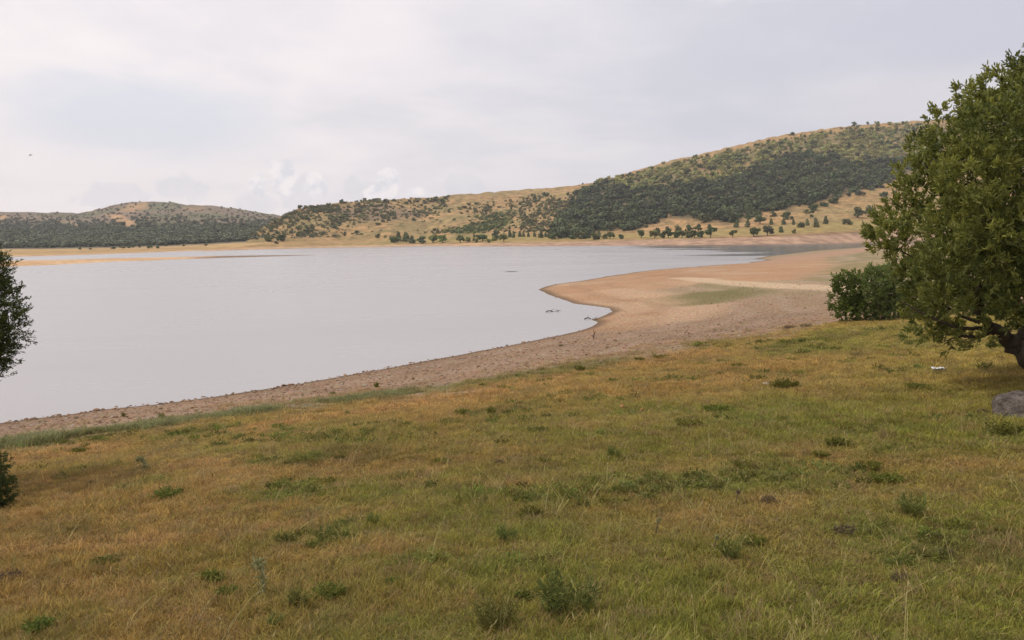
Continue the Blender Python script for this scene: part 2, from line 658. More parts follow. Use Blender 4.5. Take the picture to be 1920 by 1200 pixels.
def albedo_mat(name, scale, amp=.3, rough=.95, bd=.1):
    mat, T, out = new_mat(name)
    op = obj_pos(T)
    alb = T.attr('albedo').outputs['Color']
    nf = T.noise(op, scale, 5, .65)
    lo_, hi_ = 1 - amp, 1 + amp
    col = T.mix(T.ss(nf, .3, .7), T.mix(1, alb, (lo_, lo_, lo_), 'MULTIPLY'), T.mix(1, alb, (hi_, hi_, hi_), 'MULTIPLY'))
    principled(T, out, col, rough, .1, bump(T, nf, bd, .8))
    return mat


tag(link('sandbank', me, albedo_mat('bank_sand', .6)), kind='structure')

# ------------------------------------------------------------------ hills across the lake


class Hill:
    """a hill as a grid of columns (bearing) and rows (distance): shore, beach, field, slope, ridge, back"""

    def __init__(h, x0, x1, nx, shore, beach, toe, ridge, beach_d, toe_d, ridge_d, seed, amp):
        xs = np.linspace(x0, x1, nx)
        ys, yb, yt, yr = (crv(c, xs) for c in (shore, beach, toe, ridge))
        P = at_z(xs, ys, 0.0)
        Ds = P[:, 1]
        Db, Dt, Dr = beach_d(Ds, xs), toe_d(Ds, xs), ridge_d(Ds, xs)
        Db = np.maximum(Db, Ds + 3)
        Dt = np.maximum(Dt, Db + 10)
        Dr = np.maximum(Dr, Dt + 30)
        rows, zone = [], []
        u = at_y(xs, ys, Ds * .97 - 3)
        u[:, 2] = -3.2
        rows.append(u)
        zone.append(0)
        for t in np.linspace(0, 1, 8):
            rows.append(at_y(xs, ys + (yb - ys) * t, Ds + (Db - Ds) * t))
            zone.append(t)
        for t in np.linspace(0, 1, 14)[1:]:
            rows.append(at_y(xs, yb + (yt - yb) * t ** .9, Db + (Dt - Db) * t))
            zone.append(1 + t)
        for t in np.linspace(0, 1, 110)[1:]:
            q = at_y(xs, yt + (yr - yt) * (t ** .88), Dt + (Dr - Dt) * t)
            w = np.clip(4 * t * (1 - t), 0, 1)
            q[:, 2] += amp * w * ((fbm(q[:, 0] / 95, q[:, 1] / 95, seed, 4) - .5) * 2)
            q[:, 2] += (vnoise(xs / 9, xs * 0 + 2, seed + 5) - .5) * 1.6 * sstep(.8, 1, np.array(t)) * np.clip((yt - yr) / 60, 0, 1)
            rows.append(q)
            zone.append(2 + t)
        top = rows[-1]
        for t in (.12, .35, .7, 1.0):
            q = top.copy()
            q[:, :2] *= (1 + t * 260 / np.maximum(Dr, 1))[:, None]
            q[:, 2] = top[:, 2] - (t ** 1.6) * (top[:, 2] + 4)
            rows.append(q)
            zone.append(3 + t)
        G = np.stack(rows, 1)             # col,row,3
        h.xs, h.G, h.zone = xs, G, np.array(zone)
        h.px, h.py = proj(G)
        h.rm = np.minimum.accumulate(h.py[:, 1:len(rows) - 4], axis=1)
        h.nx, h.nr = nx, len(rows)

    def hit(h, px, py):
        """point of the surface seen at a pixel"""
        px, py = np.asarray(px, float), np.asarray(py, float)
        c = np.clip(np.round((px - h.xs[0]) / (h.xs[1] - h.xs[0])).astype(int), 0, h.nx - 1)
        rm = h.rm[c]
        k = (rm > py[:, None]).sum(1)
        ok = (k > 0) & (k < rm.shape[1])
        k = np.clip(k, 1, rm.shape[1] - 1)
        y0, y1 = rm[np.arange(len(c)), k - 1], rm[np.arange(len(c)), k]
        t = np.clip((y0 - py) / np.maximum(y0 - y1, 1e-6), 0, 1)
        P = h.G[c, k] + (h.G[c, k + 1] - h.G[c, k]) * t[:, None]
        return P, ok

    def mesh(h, name, colf, mat):
        nx, nr = h.nx, h.nr
        ii, jj = np.meshgrid(np.arange(nx - 1), np.arange(nr - 1), indexing='ij')
        Fc = np.stack([ii * nr + jj, (ii + 1) * nr + jj, (ii + 1) * nr + jj + 1, ii * nr + jj + 1], -1).reshape(-1, 4)
        V = h.G.reshape(-1, 3)
        me = mesh_np(name, V, Fc, True)
        z = np.tile(h.zone, nx)
        set_col(me, 'albedo', colf(h.px.ravel(), h.py.ravel(), V, z))
        return tag(link(name, me, mat), kind='structure')


RIDGE_R = [(380, 470), (430, 463), (455, 452), (480, 436), (500, 422), (520, 409.5), (530, 403), (560, 391), (600, 384), (620, 381), (700, 375.5),
           (800, 370), (900, 362), (1000, 354), (1060, 350), (1090, 347), (1110, 342), (1150, 332), (1200, 317), (1250, 303), (1300, 292), (1350, 280),
           (1400, 268), (1450, 256.5), (1500, 248), (1550, 241), (1600, 236), (1650, 232), (1700, 228), (1750, 225), (1850, 219),
           (1920, 215), (2200, 205), (2700, 230)]
hr = Hill(380, 2700, 1000,
          [(380, 471), (480, 468), (560, 466), (640, 464), (730, 463), (800, 461.5), (900, 462), (1000, 462), (1100, 461), (1300, 460), (1500, 458),
           (1640, 455), (1750, 452.5), (1900, 449), (2700, 436)],
          [(380, 468), (480, 464), (640, 460.5), (730, 458.5), (900, 455.5), (1000, 454.5), (1100, 452), (1200, 449.5), (1300, 447), (1450, 443), (1600, 436),
           (1640, 434), (1750, 430), (2700, 400)],
          [(380, 467), (480, 456), (530, 452), (640, 450), (730, 445), (900, 441), (1050, 439), (1200, 437), (1300, 432), (1450, 424), (1640, 410), (1750, 400),
           (2700, 340)], RIDGE_R,
          lambda D, x: D * 1.045 + 6, lambda D, x: D * 1.05 + 85,
          lambda D, x: crv([(380, 560), (480, 650), (560, 760), (800, 900), (1000, 960), (1100, 900), (1300, 950), (1700, 1050), (2700, 1100)], x), 71, 5)
hl = Hill(-800, 760, 640,
          [(-800, 503), (0, 481.5), (50, 481), (150, 478.3), (240, 475), (350, 471), (480, 467.5), (600, 463), (760, 457)],
          [(-800, 498), (0, 479), (150, 475.5), (240, 473), (350, 469), (480, 465), (600, 461), (760, 456)],
          [(-800, 480), (0, 467), (100, 466.5), (240, 464), (330, 461), (400, 457.5), (480, 453), (600, 450), (760, 447)],
          [(-800, 420), (-300, 405), (0, 397), (100, 398.5), (150, 400), (180, 393), (200, 388), (220, 383), (245, 379), (270, 377.5), (330, 380), (350, 384),
           (400, 386), (440, 391), (470, 395), (500, 400), (520, 403), (560, 412), (620, 425), (760, 443)],
          lambda D, x: D * 1.02 + 8, lambda D, x: np.maximum(D * 1.1 + 40, 600), lambda D, x: 1350 + x * 0, 72, 7)

SHADED_WOOD = [(1030, 446), (1050, 415), (1066, 388), (1085, 366), (1110, 352), (1150, 346), (1200, 352), (1330, 343), (1393, 326), (1434, 305), (1480, 290),
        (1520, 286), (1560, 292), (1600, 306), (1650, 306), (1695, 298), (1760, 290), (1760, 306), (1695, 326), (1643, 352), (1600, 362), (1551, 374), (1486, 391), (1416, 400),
        (1367, 417), (1304, 411), (1252, 404), (1210, 424), (1140, 434), (1080, 447)]  # dark oak wood; the cloud shadow over it is put into its colours
UPPER = [(1090, 356), (1120, 342), (1200, 322), (1300, 297), (1400, 275), (1500, 256), (1600, 243), (1700, 236), (1770, 232), (1770, 300), (1695, 300), (1600, 312), (1560, 296),
         (1500, 290), (1434, 306), (1393, 328), (1330, 345), (1200, 356), (1130, 350)]
BARE = [(770, 408), (860, 398), (885, 408), (868, 425), (815, 434), (770, 441), (690, 441), (650, 436), (620, 428), (700, 415)]
GREENP = [(820, 440), (862, 428), (905, 415), (945, 404), (960, 412), (935, 428), (900, 438), (850, 446)]
SCRUB = [(605, 398), (640, 386), (720, 382), (760, 388), (800, 396), (790, 408), (740, 412), (690, 416), (640, 410)]
FIELD_R = [(1260, 412), (1300, 418), (1367, 422), (1416, 405), (1486, 396), (1551, 379), (1643, 357), (1720, 320), (1800, 330), (1800, 420), (1640, 426), (1450, 436), (1330, 440)]


def col_right(px, py, V, z):
    x, y = V[:, 0], V[:, 1]
    n1 = fbm(x / 30, y / 30, 81, 4)
    n2 = fbm(x / 8, y / 8, 82, 3)
    n3 = fbm(x / 110, y / 70, 83, 3)
    n = len(x)
    c = np.tile([0.42, 0.275, 0.125], (n, 1))
    c = mixc(c, [0.36, 0.27, 0.12], sstep(.45, .65, n1))
    c = mixc(c, [0.50, 0.31, 0.15], sstep(.55, .75, n3) * .8)
    c = mixc(c, [0.25, 0.20, 0.085], sstep(.48, .62, n2) * .6)
    c = mixc(c, [0.16, 0.14, 0.06], sstep(.60, .72, fbm(x / 3.2, y / 4.5, 85, 3)) * .75 * (z > 2.05))
    # greener flat field behind the beach
    fld = sstep(1.0, 1.25, z) * (1 - sstep(1.8, 2.03, z)) * sstep(620, 760, px)
    c = mixc(c, [0.34, 0.27, 0.10], fld * .85)
    # beach
    bch = 1 - sstep(.9, 1.04, z)
    bc = mixc(np.tile([0.53, 0.37, 0.215], (n, 1)), [0.44, 0.30, 0.205], sstep(820, 1000, px))
    bc = mixc(bc, [0.40, 0.27, 0.185], sstep(.5, .7, fbm(x / 50, y / 8, 84, 3)) * .5)
    c = c + (bc - c) * bch[:, None]
    lip = np.exp(-((z - 1.03) / .05) ** 2) * sstep(1300, 1500, px)
    c = mixc(c, [0.22, 0.13, 0.075], lip * .8)
    c = mixc(c, [0.25, 0.17, 0.12], (1 - sstep(0, .12, z)) * .5)
    w = (sdf(px, py, UPPER) + (n1 - .5) * 30)
    c = mixc(c, mixc(np.tile([0.21, 0.18, 0.08], (n, 1)), [0.33, 0.225, 0.11], sstep(.52, .68, n1)), sstep(-6, 10, w) * .92 * (z > 2))
    w = (sdf(px, py, SHADED_WOOD) + (n1 - .5) * 26)
    c = mixc(c, [0.125, 0.105, 0.055], sstep(-7, 6, w) * .9 * (z > 1.9))  # wood floor, darkened for the cloud shadow as well
    w = sdf(px, py, SCRUB) + (n1 - .5) * 26
    c = mixc(c, [0.24, 0.175, 0.115], sstep(-4, 8, w) * .8)
    w = sdf(px, py, GREENP) + (n1 - .5) * 14
    c = mixc(c, [0.15, 0.15, 0.045], sstep(-3, 5, w) * .8)
    rdg = np.exp(-((z - 2.97) / .035) ** 2) * sstep(1250, 1400, px) * sstep(.35, .6, n1)
    c = mixc(c, [0.48, 0.30, 0.13], rdg * .7)
    return c * np.array([.87, .82, .80])


LPATCH = [([(198, 402), (222, 402), (250, 414), (257, 428), (240, 429), (224, 417)], 1.0), ([(218, 396), (245, 384), (272, 378), (279, 390), (250, 397)], .8),
          ([(270, 427), (292, 428), (288, 433), (272, 432)], .7), ([(-5, 404), (14, 405), (10, 410), (-5, 409)], .9), ([(114, 414), (135, 415), (156, 424), (140, 424)], .6),
          ([(18, 441), (50, 441), (56, 447), (25, 446)], .7), ([(342, 390), (384, 389), (384, 391.5), (350, 392.5)], .6), ([(372, 419), (386, 420), (388, 428), (377, 427)], .8)]


def col_left(px, py, V, z):
    x, y = V[:, 0], V[:, 1]
    n1 = fbm(x / 45, y / 45, 91, 4)
    n2 = fbm(x / 10, y / 10, 92, 3)
    n = len(x)
    c = np.tile([0.225, 0.175, 0.12], (n, 1))
    c = mixc(c, [0.155, 0.155, 0.085], sstep(.45, .62, n1))
    c = mixc(c, [0.215, 0.155, 0.11], sstep(.55, .75, fbm(x / 90, y / 60, 93, 3)) * .7)
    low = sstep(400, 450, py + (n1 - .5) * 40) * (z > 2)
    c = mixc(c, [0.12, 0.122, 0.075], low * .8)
    for p, a in LPATCH:
        w = sdf(px, py, p) + (n2 - .5) * 9
        c = mixc(c, [0.47, 0.30, 0.155], sstep(-3, 3, w) * a * (z > 2))
    fl = 1 - sstep(1.9, 2.02, z)
    fc = mixc(np.tile([0.46, 0.32, 0.145], (n, 1)), [0.40, 0.27, 0.13], sstep(.4, .6, fbm(x / 60, y / 20, 94, 3)))
    fc = mixc(fc, [0.52, 0.36, 0.22], 1 - sstep(.6, 1.1, z))
    return (c + (fc - c) * fl[:, None]) * np.array([.92, .88, .88])


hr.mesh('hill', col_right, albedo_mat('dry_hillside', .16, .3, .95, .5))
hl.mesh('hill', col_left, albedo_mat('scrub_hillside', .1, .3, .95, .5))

# ------------------------------------------------------------------ foliage of far trees


def crown_mesh(name, kind, seed, nf=420):
    """unit crown (1 wide, 1 high, base at z=0) of leaf-clump faces spread through lobes"""
    r = np.random.default_rng(seed)
    pts, nrm = [], []
    if kind == 'round':
        L = [(r.normal(0, .2), r.normal(0, .2), r.uniform(.25, .8), r.uniform(.15, .28)) for _ in range(11)]
    elif kind == 'dome':
        L = [(r.normal(0, .24), r.normal(0, .24), r.uniform(.12, .62), r.uniform(.15, .30)) for _ in range(11)]
    else:
        L = []
        for t in np.linspace(0, 1, 9):
            L.append((r.normal(0, .05), r.normal(0, .05), .12 + .78 * t, (.36 if kind == 'cone' else .3) * (1 - t * (.78 if kind == 'cone' else .45)) + .03))
    per = nf // len(L)
    for (x, y, z, q) in L:
        d = r.normal(size=(per, 3))
        d /= np.linalg.norm(d, axis=1)[:, None]
        rad = q * r.uniform(.55, 1.08, per)
        p = np.array([x, y, z]) + d * rad[:, None] * np.array([1, 1, .85])
        pts.append(p)
        nrm.append(d + r.normal(0, .55, (per, 3)) + np.array([0, 0, .35]))
    P, N = np.concatenate(pts), np.concatenate(nrm)
    P[:, 2] = np.abs(P[:, 2])
    P[:, :2] /= max(np.percentile(np.abs(P[:, :2]), 99) * 2, .01)
    P[:, 2] /= P[:, 2].max()
    n = len(P)
    sz = r.uniform(.05, .105, n) * (420 / nf) ** .4
    tV = np.array([[-.5, 0, -.35], [.35, .1, -.5], [.6, -.05, .4], [-.3, .08, .55]])
    N /= np.linalg.norm(N, axis=1)[:, None]
    Rr = frames(N)
    V, Fc = stamp(tV * 1.9, np.array([[0, 1, 2, 3]]), Rr, sz, P)
    me = mesh_np(name, V, Fc)
    v = np.clip(r.uniform(0, 1, n) * .6 + vnoise(P[:, 0] * 6 + 9, P[:, 2] * 6 + seed, seed) * .5, 0, 1)
    set_f(me, 'var', np.repeat(v, 4))
    return me


M_DARK = foliage_mat('dark_leaves', (.065, .088, .034), (.17, .20, .074), .15, obj_var=.22)
M_OLIVE = foliage_mat('olive_leaves', (.13, .13, .046), (.24, .23, .09), .2, obj_var=.2)
M_MID = foliage_mat('mid_green_leaves', (.075, .105, .032), (.17, .21, .062), .2, obj_var=.2)
M_LIGHT = foliage_mat('light_green_leaves', (.15, .19, .040), (.28, .33, .085), .25, obj_var=.12)
M_GREY = foliage_mat('grey_green_leaves', (.085, .10, .06), (.15, .165, .10), .2, obj_var=.12)
M_TINT = foliage_mat('wood_leaves', (.6, .6, .6), (1.25, 1.25, 1.15), .15, tint=True)
mat, T, out = new_mat('bark')
op = obj_pos(T)
nb_ = T.noise(T.scale_vec(op, (9, 9, 2.5)), 3, 5, .65)
principled(T, out, T.mix(nb_, (.035, .026, .020), (.12, .095, .072)), .95, .1, bump(T, nb_, .02))
M_BARK = mat

TINTED = []
for i in range(3):
    TINTED.append(crown_mesh('wood_round', 'round', 100 + i, 200))
for i in range(3):
    TINTED.append(crown_mesh('wood_dome', 'dome', 110 + i, 200))
for i in range(2):
    TINTED.append(crown_mesh('wood_cone', 'cone', 120 + i, 150))
for m_ in TINTED:
    m_.materials.append(M_TINT)


def scatter(h, dens, n, x0, x1, y0, y1):
    px, py = rng.uniform(x0, x1, n), rng.uniform(y0, y1, n)
    keep = rng.uniform(0, 1, n) < dens(px, py)
    px, py = px[keep], py[keep]
    P, ok = h.hit(px, py)
    return P[ok], px[ok], py[ok]


def soft(px, py, poly, w=6):
    return sstep(-w, w, sdf(px, py, poly))


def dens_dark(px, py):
    return soft(px, py, SHADED_WOOD, 7)


def dens_upper(px, py):
    return soft(px, py, UPPER, 6) * (.45 + .55 * sstep(.35, .6, fbm(px / 40, py / 18, 201, 3)))


# the close-set wood on the right hill and the far-off wood on the left hill: masses, one stuff object each
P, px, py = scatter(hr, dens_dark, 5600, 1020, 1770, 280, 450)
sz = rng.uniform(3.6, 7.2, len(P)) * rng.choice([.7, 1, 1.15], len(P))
tn = np.array([.095, .112, .048]) * rng.uniform(.5, 1.7, (len(P), 1)) * rng.uniform(.9, 1.1, (len(P), 3))  # dark oak leaves, their tint also standing in for the cloud shadow
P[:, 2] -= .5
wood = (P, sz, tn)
P, px, py = scatter(hr, dens_upper, 6800, 1080, 1790, 225, 360)
sz2 = rng.uniform(2.6, 5.4, len(P)) * rng.choice([.7, 1, 1.2], len(P))
t0 = np.where((rng.uniform(0, 1, len(P)) < .22)[:, None], np.array([.12, .13, .05]), np.array([.40, .38, .14]))
t0 = t0 * rng.uniform(.65, 1.3, (len(P), 1)) * rng.uniform(.92, 1.08, (len(P), 3))
P[:, 2] -= .4
nA, nB = len(wood[0]), len(P)


def put_stuff(name, P, sz, tn, label, cat, flat=.85, idx=None):
    n = len(P)
    rot = np.stack([rng.normal(0, .06, n), rng.normal(0, .06, n), rng.uniform(0, 2 * pi, n)], -1)
    scl = np.stack([sz * rng.uniform(.85, 1.25, n), sz * rng.uniform(.85, 1.25, n), sz * flat * rng.uniform(.75, 1.15, n)], -1)
    if idx is None:
        idx = rng.integers(0, 6, n)
    return instancer(name, P, rot, scl, idx, tn, TINTED, label, cat)


put_stuff('oak_wood', *wood, 'dark close-set oak wood covering the lower half of the right hill, with cloud shadow in its colour', 'wood')
put_stuff('hillside_scrub', P, sz2, t0, 'olive green scrub spread over the upper slope of the right hill', 'scrub')


def dens_left(px, py):
    n = fbm(px / 30, py / 12, 211, 3)
    low = sstep(405, 440, py + (n - .5) * 40)
    d = .14 + .86 * low
    for p, a in LPATCH:
        d = d * (1 - .9 * soft(px, py, p, 3))
    return d * (py < crv([(-800, 478), (0, 465), (100, 464.5), (240, 462), (330, 459), (400, 455.5), (480, 451)], px))


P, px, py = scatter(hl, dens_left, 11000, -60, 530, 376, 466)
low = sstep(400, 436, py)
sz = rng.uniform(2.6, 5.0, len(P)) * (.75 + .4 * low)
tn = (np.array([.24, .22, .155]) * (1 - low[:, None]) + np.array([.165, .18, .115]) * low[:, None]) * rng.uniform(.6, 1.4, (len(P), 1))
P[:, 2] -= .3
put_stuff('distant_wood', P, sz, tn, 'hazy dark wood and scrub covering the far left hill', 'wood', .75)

# ------------------------------------------------------------------ trees along the far shore and on the open slopes, each a thing
CROWN = {}
for kind in ('round', 'dome', 'cone', 'column'):
    for cn, cm in (('dark', M_DARK), ('mid', M_MID), ('light', M_LIGHT), ('olive', M_OLIVE), ('grey', M_GREY)):
        for i in range(2):
            me = crown_mesh('crown', kind, 300 + i + 5 * len(CROWN), 480)
            me.materials.append(cm)
            CROWN[kind, cn, i] = me
tv, tf = tube([(0, 0, -.06), (.01, 0, .2), (.0, .01, .45), (.02, .0, .75)], [.055, .042, .032, .015], 6)
TRUNK = mesh_np('trunk', tv, tf, True)
TRUNK.materials.append(M_BARK)
far_count = 0


def far_tree(px, py, w, hgt, kind, colr, name, label, cat, group=None, hill=None):
    global far_count
    far_count += 1
    P, ok = (hill or hr).hit(np.array([px]), np.array([py]))
    p = P[0]
    S = p[1] / F
    me = CROWN[kind, colr, far_count % 2]
    root = empty(name, p)
    root.rotation_euler = (0, 0, rng.uniform(0, 6.28))
    tr = link('trunk', TRUNK, None, root)
    cr = link('crown', me, None, root)
    root.scale = (w * S * 1.08, w * S * 1.08, hgt * S * 1.06)
    if kind == 'round':
        cr.location = (0, 0, .03)
        cr.scale = (1, 1, .98)
    else:
        cr.location = (0, 0, -.01)
    tag(root, label, cat, group)
    return root


G1 = 'trees along the far beach'
G2 = 'conifers in the row above the far beach'
G3 = 'trees on the bare slope by the wood'
G4 = 'trees on the flat field below the left hill'
SH = [  # px, base py, width px, height px, crown, colour, label
    (739, 455, 17, 12, 'dome', 'mid', 'low rounded bush at the left end of the tree clump by the far shore'),
    (746.5, 452, 10, 17, 'cone', 'mid', 'pointed tree rising behind the leftmost bush of the far shore clump'),
    (761, 453, 14, 17, 'cone', 'mid', 'broad pointed tree in the middle of the far shore clump'),
    (772, 456, 13, 13, 'cone', 'dark', 'slim dark tree at the right of the far shore clump'),
    (790, 457, 15, 13, 'round', 'dark', 'dark round tree standing alone left of two bright green trees'),
    (811, 455, 22, 14, 'round', 'light', 'bright green spreading tree, left one of the touching pair on the far shore'),
    (830, 455, 20, 13.5, 'round', 'light', 'bright green spreading tree, right one of the touching pair on the far shore'),
    (862, 455, 15, 13, 'round', 'mid', 'green round tree just right of the bright green pair, beyond a gap'),
    (876, 454.5, 13, 10, 'round', 'light', 'light green tree touching the darker round tree past the bright pair'),
    (888, 452, 4, 13, 'column', 'dark', 'thin dark column of a tree between the far shore bushes'),
    (894, 454.5, 10, 9, 'dome', 'light', 'small light green bush beside the thin dark columnar tree'),
    (905, 452, 22, 12, 'round', 'mid', 'wide green tree behind the light bushes on the far shore'),
    (916, 455, 9, 8, 'dome', 'light', 'small light green bush in front of the wide green tree'),
    (926, 452, 9, 9, 'dome', 'light', 'pale green bush standing between two dark shore trees'),
    (931, 449, 13, 16, 'round', 'dark', 'tall dark tree behind the pale green shore bush'),
    (945, 453, 15, 14, 'round', 'mid', 'round green tree at the right end of the green shore belt'),
]
for i, (x, y, w, h_, kd, c, lb) in enumerate(SH):
    far_tree(x, y, w, h_, kd, c, 'shore_tree' if 'bush' not in lb else 'shore_bush', lb, 'tree' if 'bush' not in lb else 'bush', G1)
for x, y, w, h_ in [(955, 445, 8, 13), (964, 446, 6, 12), (974, 444, 7, 10), (981, 444, 5, 10), (990, 444, 5, 9), (1003, 444, 6, 10), (1014, 446, 9, 14), (1024, 444, 7, 8),
                    (1038, 447, 9, 16), (1050, 446, 8, 12), (1062, 444, 9, 11), (1075, 444, 8, 12), (1088, 443, 8, 14), (1101, 446, 8, 17), (1112, 442, 7, 11), (1124, 443, 7, 12)]:
    far_tree(x, y, w, h_, 'cone', 'dark', 'conifer', 'small dark conifer in the row between the far beach and the oak wood', 'conifer', G2)
SH2 = [
    (1118, 449, 18, 10, 'dome', 'mid', 'low wide bush on the beach edge below the conifer row'),
    (1145, 447.5, 16, 12, 'round', 'mid', 'green tree on the beach edge past the end of the conifer row'),
    (1134, 448, 10, 9, 'dome', 'dark', 'dark bush touching the left side of a green beach tree'),
    (1164, 448, 10, 9, 'dome', 'dark', 'small dark bush alone on the far beach edge before two round trees'),
    (1203, 446.5, 17, 14, 'round', 'mid', 'left of two matching round trees before the long shore thicket'),
    (1227, 446.5, 18, 14, 'round', 'mid', 'right of two matching round trees before the long shore thicket'),
    (1373, 444.5, 13, 12, 'round', 'mid', 'small round tree just right of the long shore thicket'),
    (1413, 443.5, 19, 16, 'round', 'mid', 'dark green round tree on the beach edge beside a greyish one'),
    (1439, 441.5, 20, 17, 'round', 'grey', 'pale grey-green round tree on the far beach edge'),
    (1465, 436, 8, 11, 'column', 'dark', 'slim dark tree right of the grey-green beach tree'),
    (1491, 437.5, 8, 8.5, 'dome', 'dark', 'small round bush alone at the right of the far beach edge'),
    (1426, 420, 18, 17, 'round', 'dark', 'large dark round tree on the field above the beach trees'),
    (1402, 425.5, 9, 14, 'cone', 'dark', 'pointed dark conifer left of the large dark field tree'),
    (1382, 426, 9, 12, 'cone', 'dark', 'short dark conifer at the lower edge of the oak wood'),
    (1447, 421, 8, 10, 'cone', 'dark', 'small conifer just right of the large dark field tree'),
    (1470, 421, 8, 11, 'cone', 'dark', 'small conifer under the dark twin-domed bush on the slope'),
    (1488, 421.5, 6, 10, 'cone', 'dark', 'narrow conifer halfway along the field below the slope'),
    (1502, 426, 16, 9, 'dome', 'dark', 'low wide dark bush on the field below the slope'),
    (1513, 423, 7, 12, 'cone', 'dark', 'narrow conifer behind the low wide dark field bush'),
    (1529, 426, 10, 16, 'cone', 'dark', 'tall dark conifer right of the low wide field bush'),
    (1548, 420, 9, 14, 'cone', 'dark', 'dark conifer standing alone at the foot of the bare slope'),
    (1590, 421, 15, 11, 'dome', 'dark', 'dark flat-topped bush by the field below the two slope trees'),
    (1609, 408, 17, 18, 'round', 'dark', 'left one of two dark trees on the bare slope near the big oak'),
    (1630, 404, 18, 17, 'round', 'dark', 'right one of two dark trees on the bare slope near the big oak'),
    (1514, 400.5, 10, 8, 'dome', 'dark', 'small dark bush on the bare slope below the wood edge'),
    (1523, 407, 6, 5, 'dome', 'dark', 'tiny dark bush on the middle of the bare slope'),
    (1475, 411, 19, 14, 'dome', 'dark', 'wide dark bush at the lower edge of the wood above the conifers'),
    (1525, 393.5, 16, 11, 'dome', 'dark', 'dark bush cut off from the wood at its lower edge'),
    (1450, 406.5, 12, 8, 'dome', 'dark', 'dark low bush at the wood edge above the large field tree'),
    (1546, 387, 14, 8, 'dome', 'dark', 'flat dark bush on the slope below a longer one'),
    (1566, 381, 20, 12, 'dome', 'dark', 'long dark bush at the edge where wood meets bare slope'),
    (1610, 366, 18, 9, 'dome', 'grey', 'greyish bush on pale scree at the upper wood edge'),
    (1658, 369, 13, 9, 'dome', 'mid', 'green bush alone high on the bare slope'),
    (1677, 363, 8, 6, 'dome', 'dark', 'small dark bush high on the bare slope beside the big oak'),
    (1601, 238, 8, 9, 'round', 'dark', 'larger of two lone trees on the skyline of the right hill'),
    (1627, 234.5, 6, 6, 'round', 'dark', 'smaller of two lone trees on the skyline of the right hill'),
    (1485, 254, 11, 6, 'dome', 'dark', 'dark dome bush on the ridge line of the right hill'),
]
for i, (x, y, w, h_, kd, c, lb) in enumerate(SH2):
    bush = 'bush' in lb
    far_tree(x, y, w, h_, kd, c, 'conifer' if 'conifer' in lb else 'slope_bush' if bush else 'slope_tree', lb, 'conifer' if 'conifer' in lb else 'bush' if bush else 'tree', G3 if y < 432 else G1)
for x, y, w, h_ in [(1243, 446.5, 15, 12), (1254, 446.5, 16, 14), (1267, 446, 16, 12), (1279, 446, 15, 13), (1291, 446, 16, 12), (1303, 445.5, 15, 13), (1315, 445.5, 15, 12), (1333, 445, 20, 17),
                    (1232, 438, 12, 11), (1252, 436, 12, 11), (1272, 436, 12, 13), (1291, 434, 13, 12), (1310, 434, 13, 13), (1330, 432, 12, 12)]:
    far_tree(x, y, w, h_, 'round' if h_ > 12 else 'dome', 'mid' if y > 440 else 'dark', 'thicket_tree', 'green tree packed into the long thicket along the far beach', 'tree', 'trees of the long shore thicket')
for x, y, w, h_ in [(150, 469, 5, 6), (212, 467, 9, 4), (230, 466.5, 8, 6), (242, 465.5, 7, 6), (250, 465, 6, 6), (279, 466, 6, 6), (285, 465.5, 4, 6), (297, 466, 6, 5), (344, 462, 5, 4),
                    (387, 461, 6, 4), (168, 468, 5, 3), (312, 462, 6, 5), (262, 465, 5, 4)]:
    far_tree(x, y, w, h_, 'round', 'dark', 'field_tree', 'tiny dark tree on the flat field below the far left hill', 'tree', G4, hl)
SH3 = [(502, 452, 15, 8, 'dome', 'mid', 'green bush near the water at the left foot of the middle hill'),
       (532, 452.5, 20, 12, 'dome', 'mid', 'largest green bush at the left foot of the middle hill'),
       (584, 430, 10, 9, 'dome', 'dark', 'dark bush alone on the lower slope of the middle hill'),
       (561, 441, 9, 7, 'dome', 'mid', 'small bush on the slope above the largest green bush'),
       (517, 457, 10, 5, 'dome', 'dark', 'low dark bush on the shore flat of the middle hill'),
       (710, 446.5, 11, 8, 'dome', 'mid', 'single green bush left of the far shore tree clump'),
       (512, 404.5, 10, 4.5, 'dome', 'dark', 'flat dark tree in the saddle between the two hills'),
       (722, 446, 7, 5, 'dome', 'light', 'small light bush beside the single green one left of the clump')]
for x, y, w, h_, kd, c, lb in SH3:
    far_tree(x, y, w, h_, kd, c, 'slope_bush' if 'bush' in lb else 'saddle_tree', lb, 'bush' if 'bush' in lb else 'tree', 'bushes at the foot of the middle hill')


# shrubs of the middle hill: the largest 300 as things, the rest as scrub
def dens_mid(px, py):
    n = fbm(px / 26, py / 13, 221, 4)
    d = .13 + .45 * sstep(.40, .64, n)
    top = py - crv(RIDGE_R, px)
    d = d * np.where((px > 840) & (px < 1085), sstep(10, 22, top + (n - .5) * 16), 1)
    d = d * (1 - .93 * soft(px, py, BARE, 5))
    d = np.maximum(d, .5 * soft(px, py, SCRUB, 6) * sstep(.3, .55, n))
    d = np.maximum(d, .9 * soft(px, py, GREENP, 4))
    d = np.maximum(d, .6 * sstep(960, 1040, px) * sstep(20, 34, top) * (px < 1090))
    d = np.where((px < 600) & (top < 14), np.maximum(d, .5), d)
    lowlim = crv([(430, 452), (530, 448), (640, 444), (730, 438), (900, 438), (1050, 436), (1100, 430)], px)
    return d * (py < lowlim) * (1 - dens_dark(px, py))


P1, px1, py1 = scatter(hr, dens_mid, 15000, 450, 1095, 345, 452)


def dens_slope(px, py):
    return .55 * soft(px, py, FIELD_R, 4) * sstep(.52, .7, fbm(px / 24, py / 10, 231, 3)) * (py < crv([(1250, 425), (1400, 416), (1500, 404), (1640, 385), (1800, 370)], px))


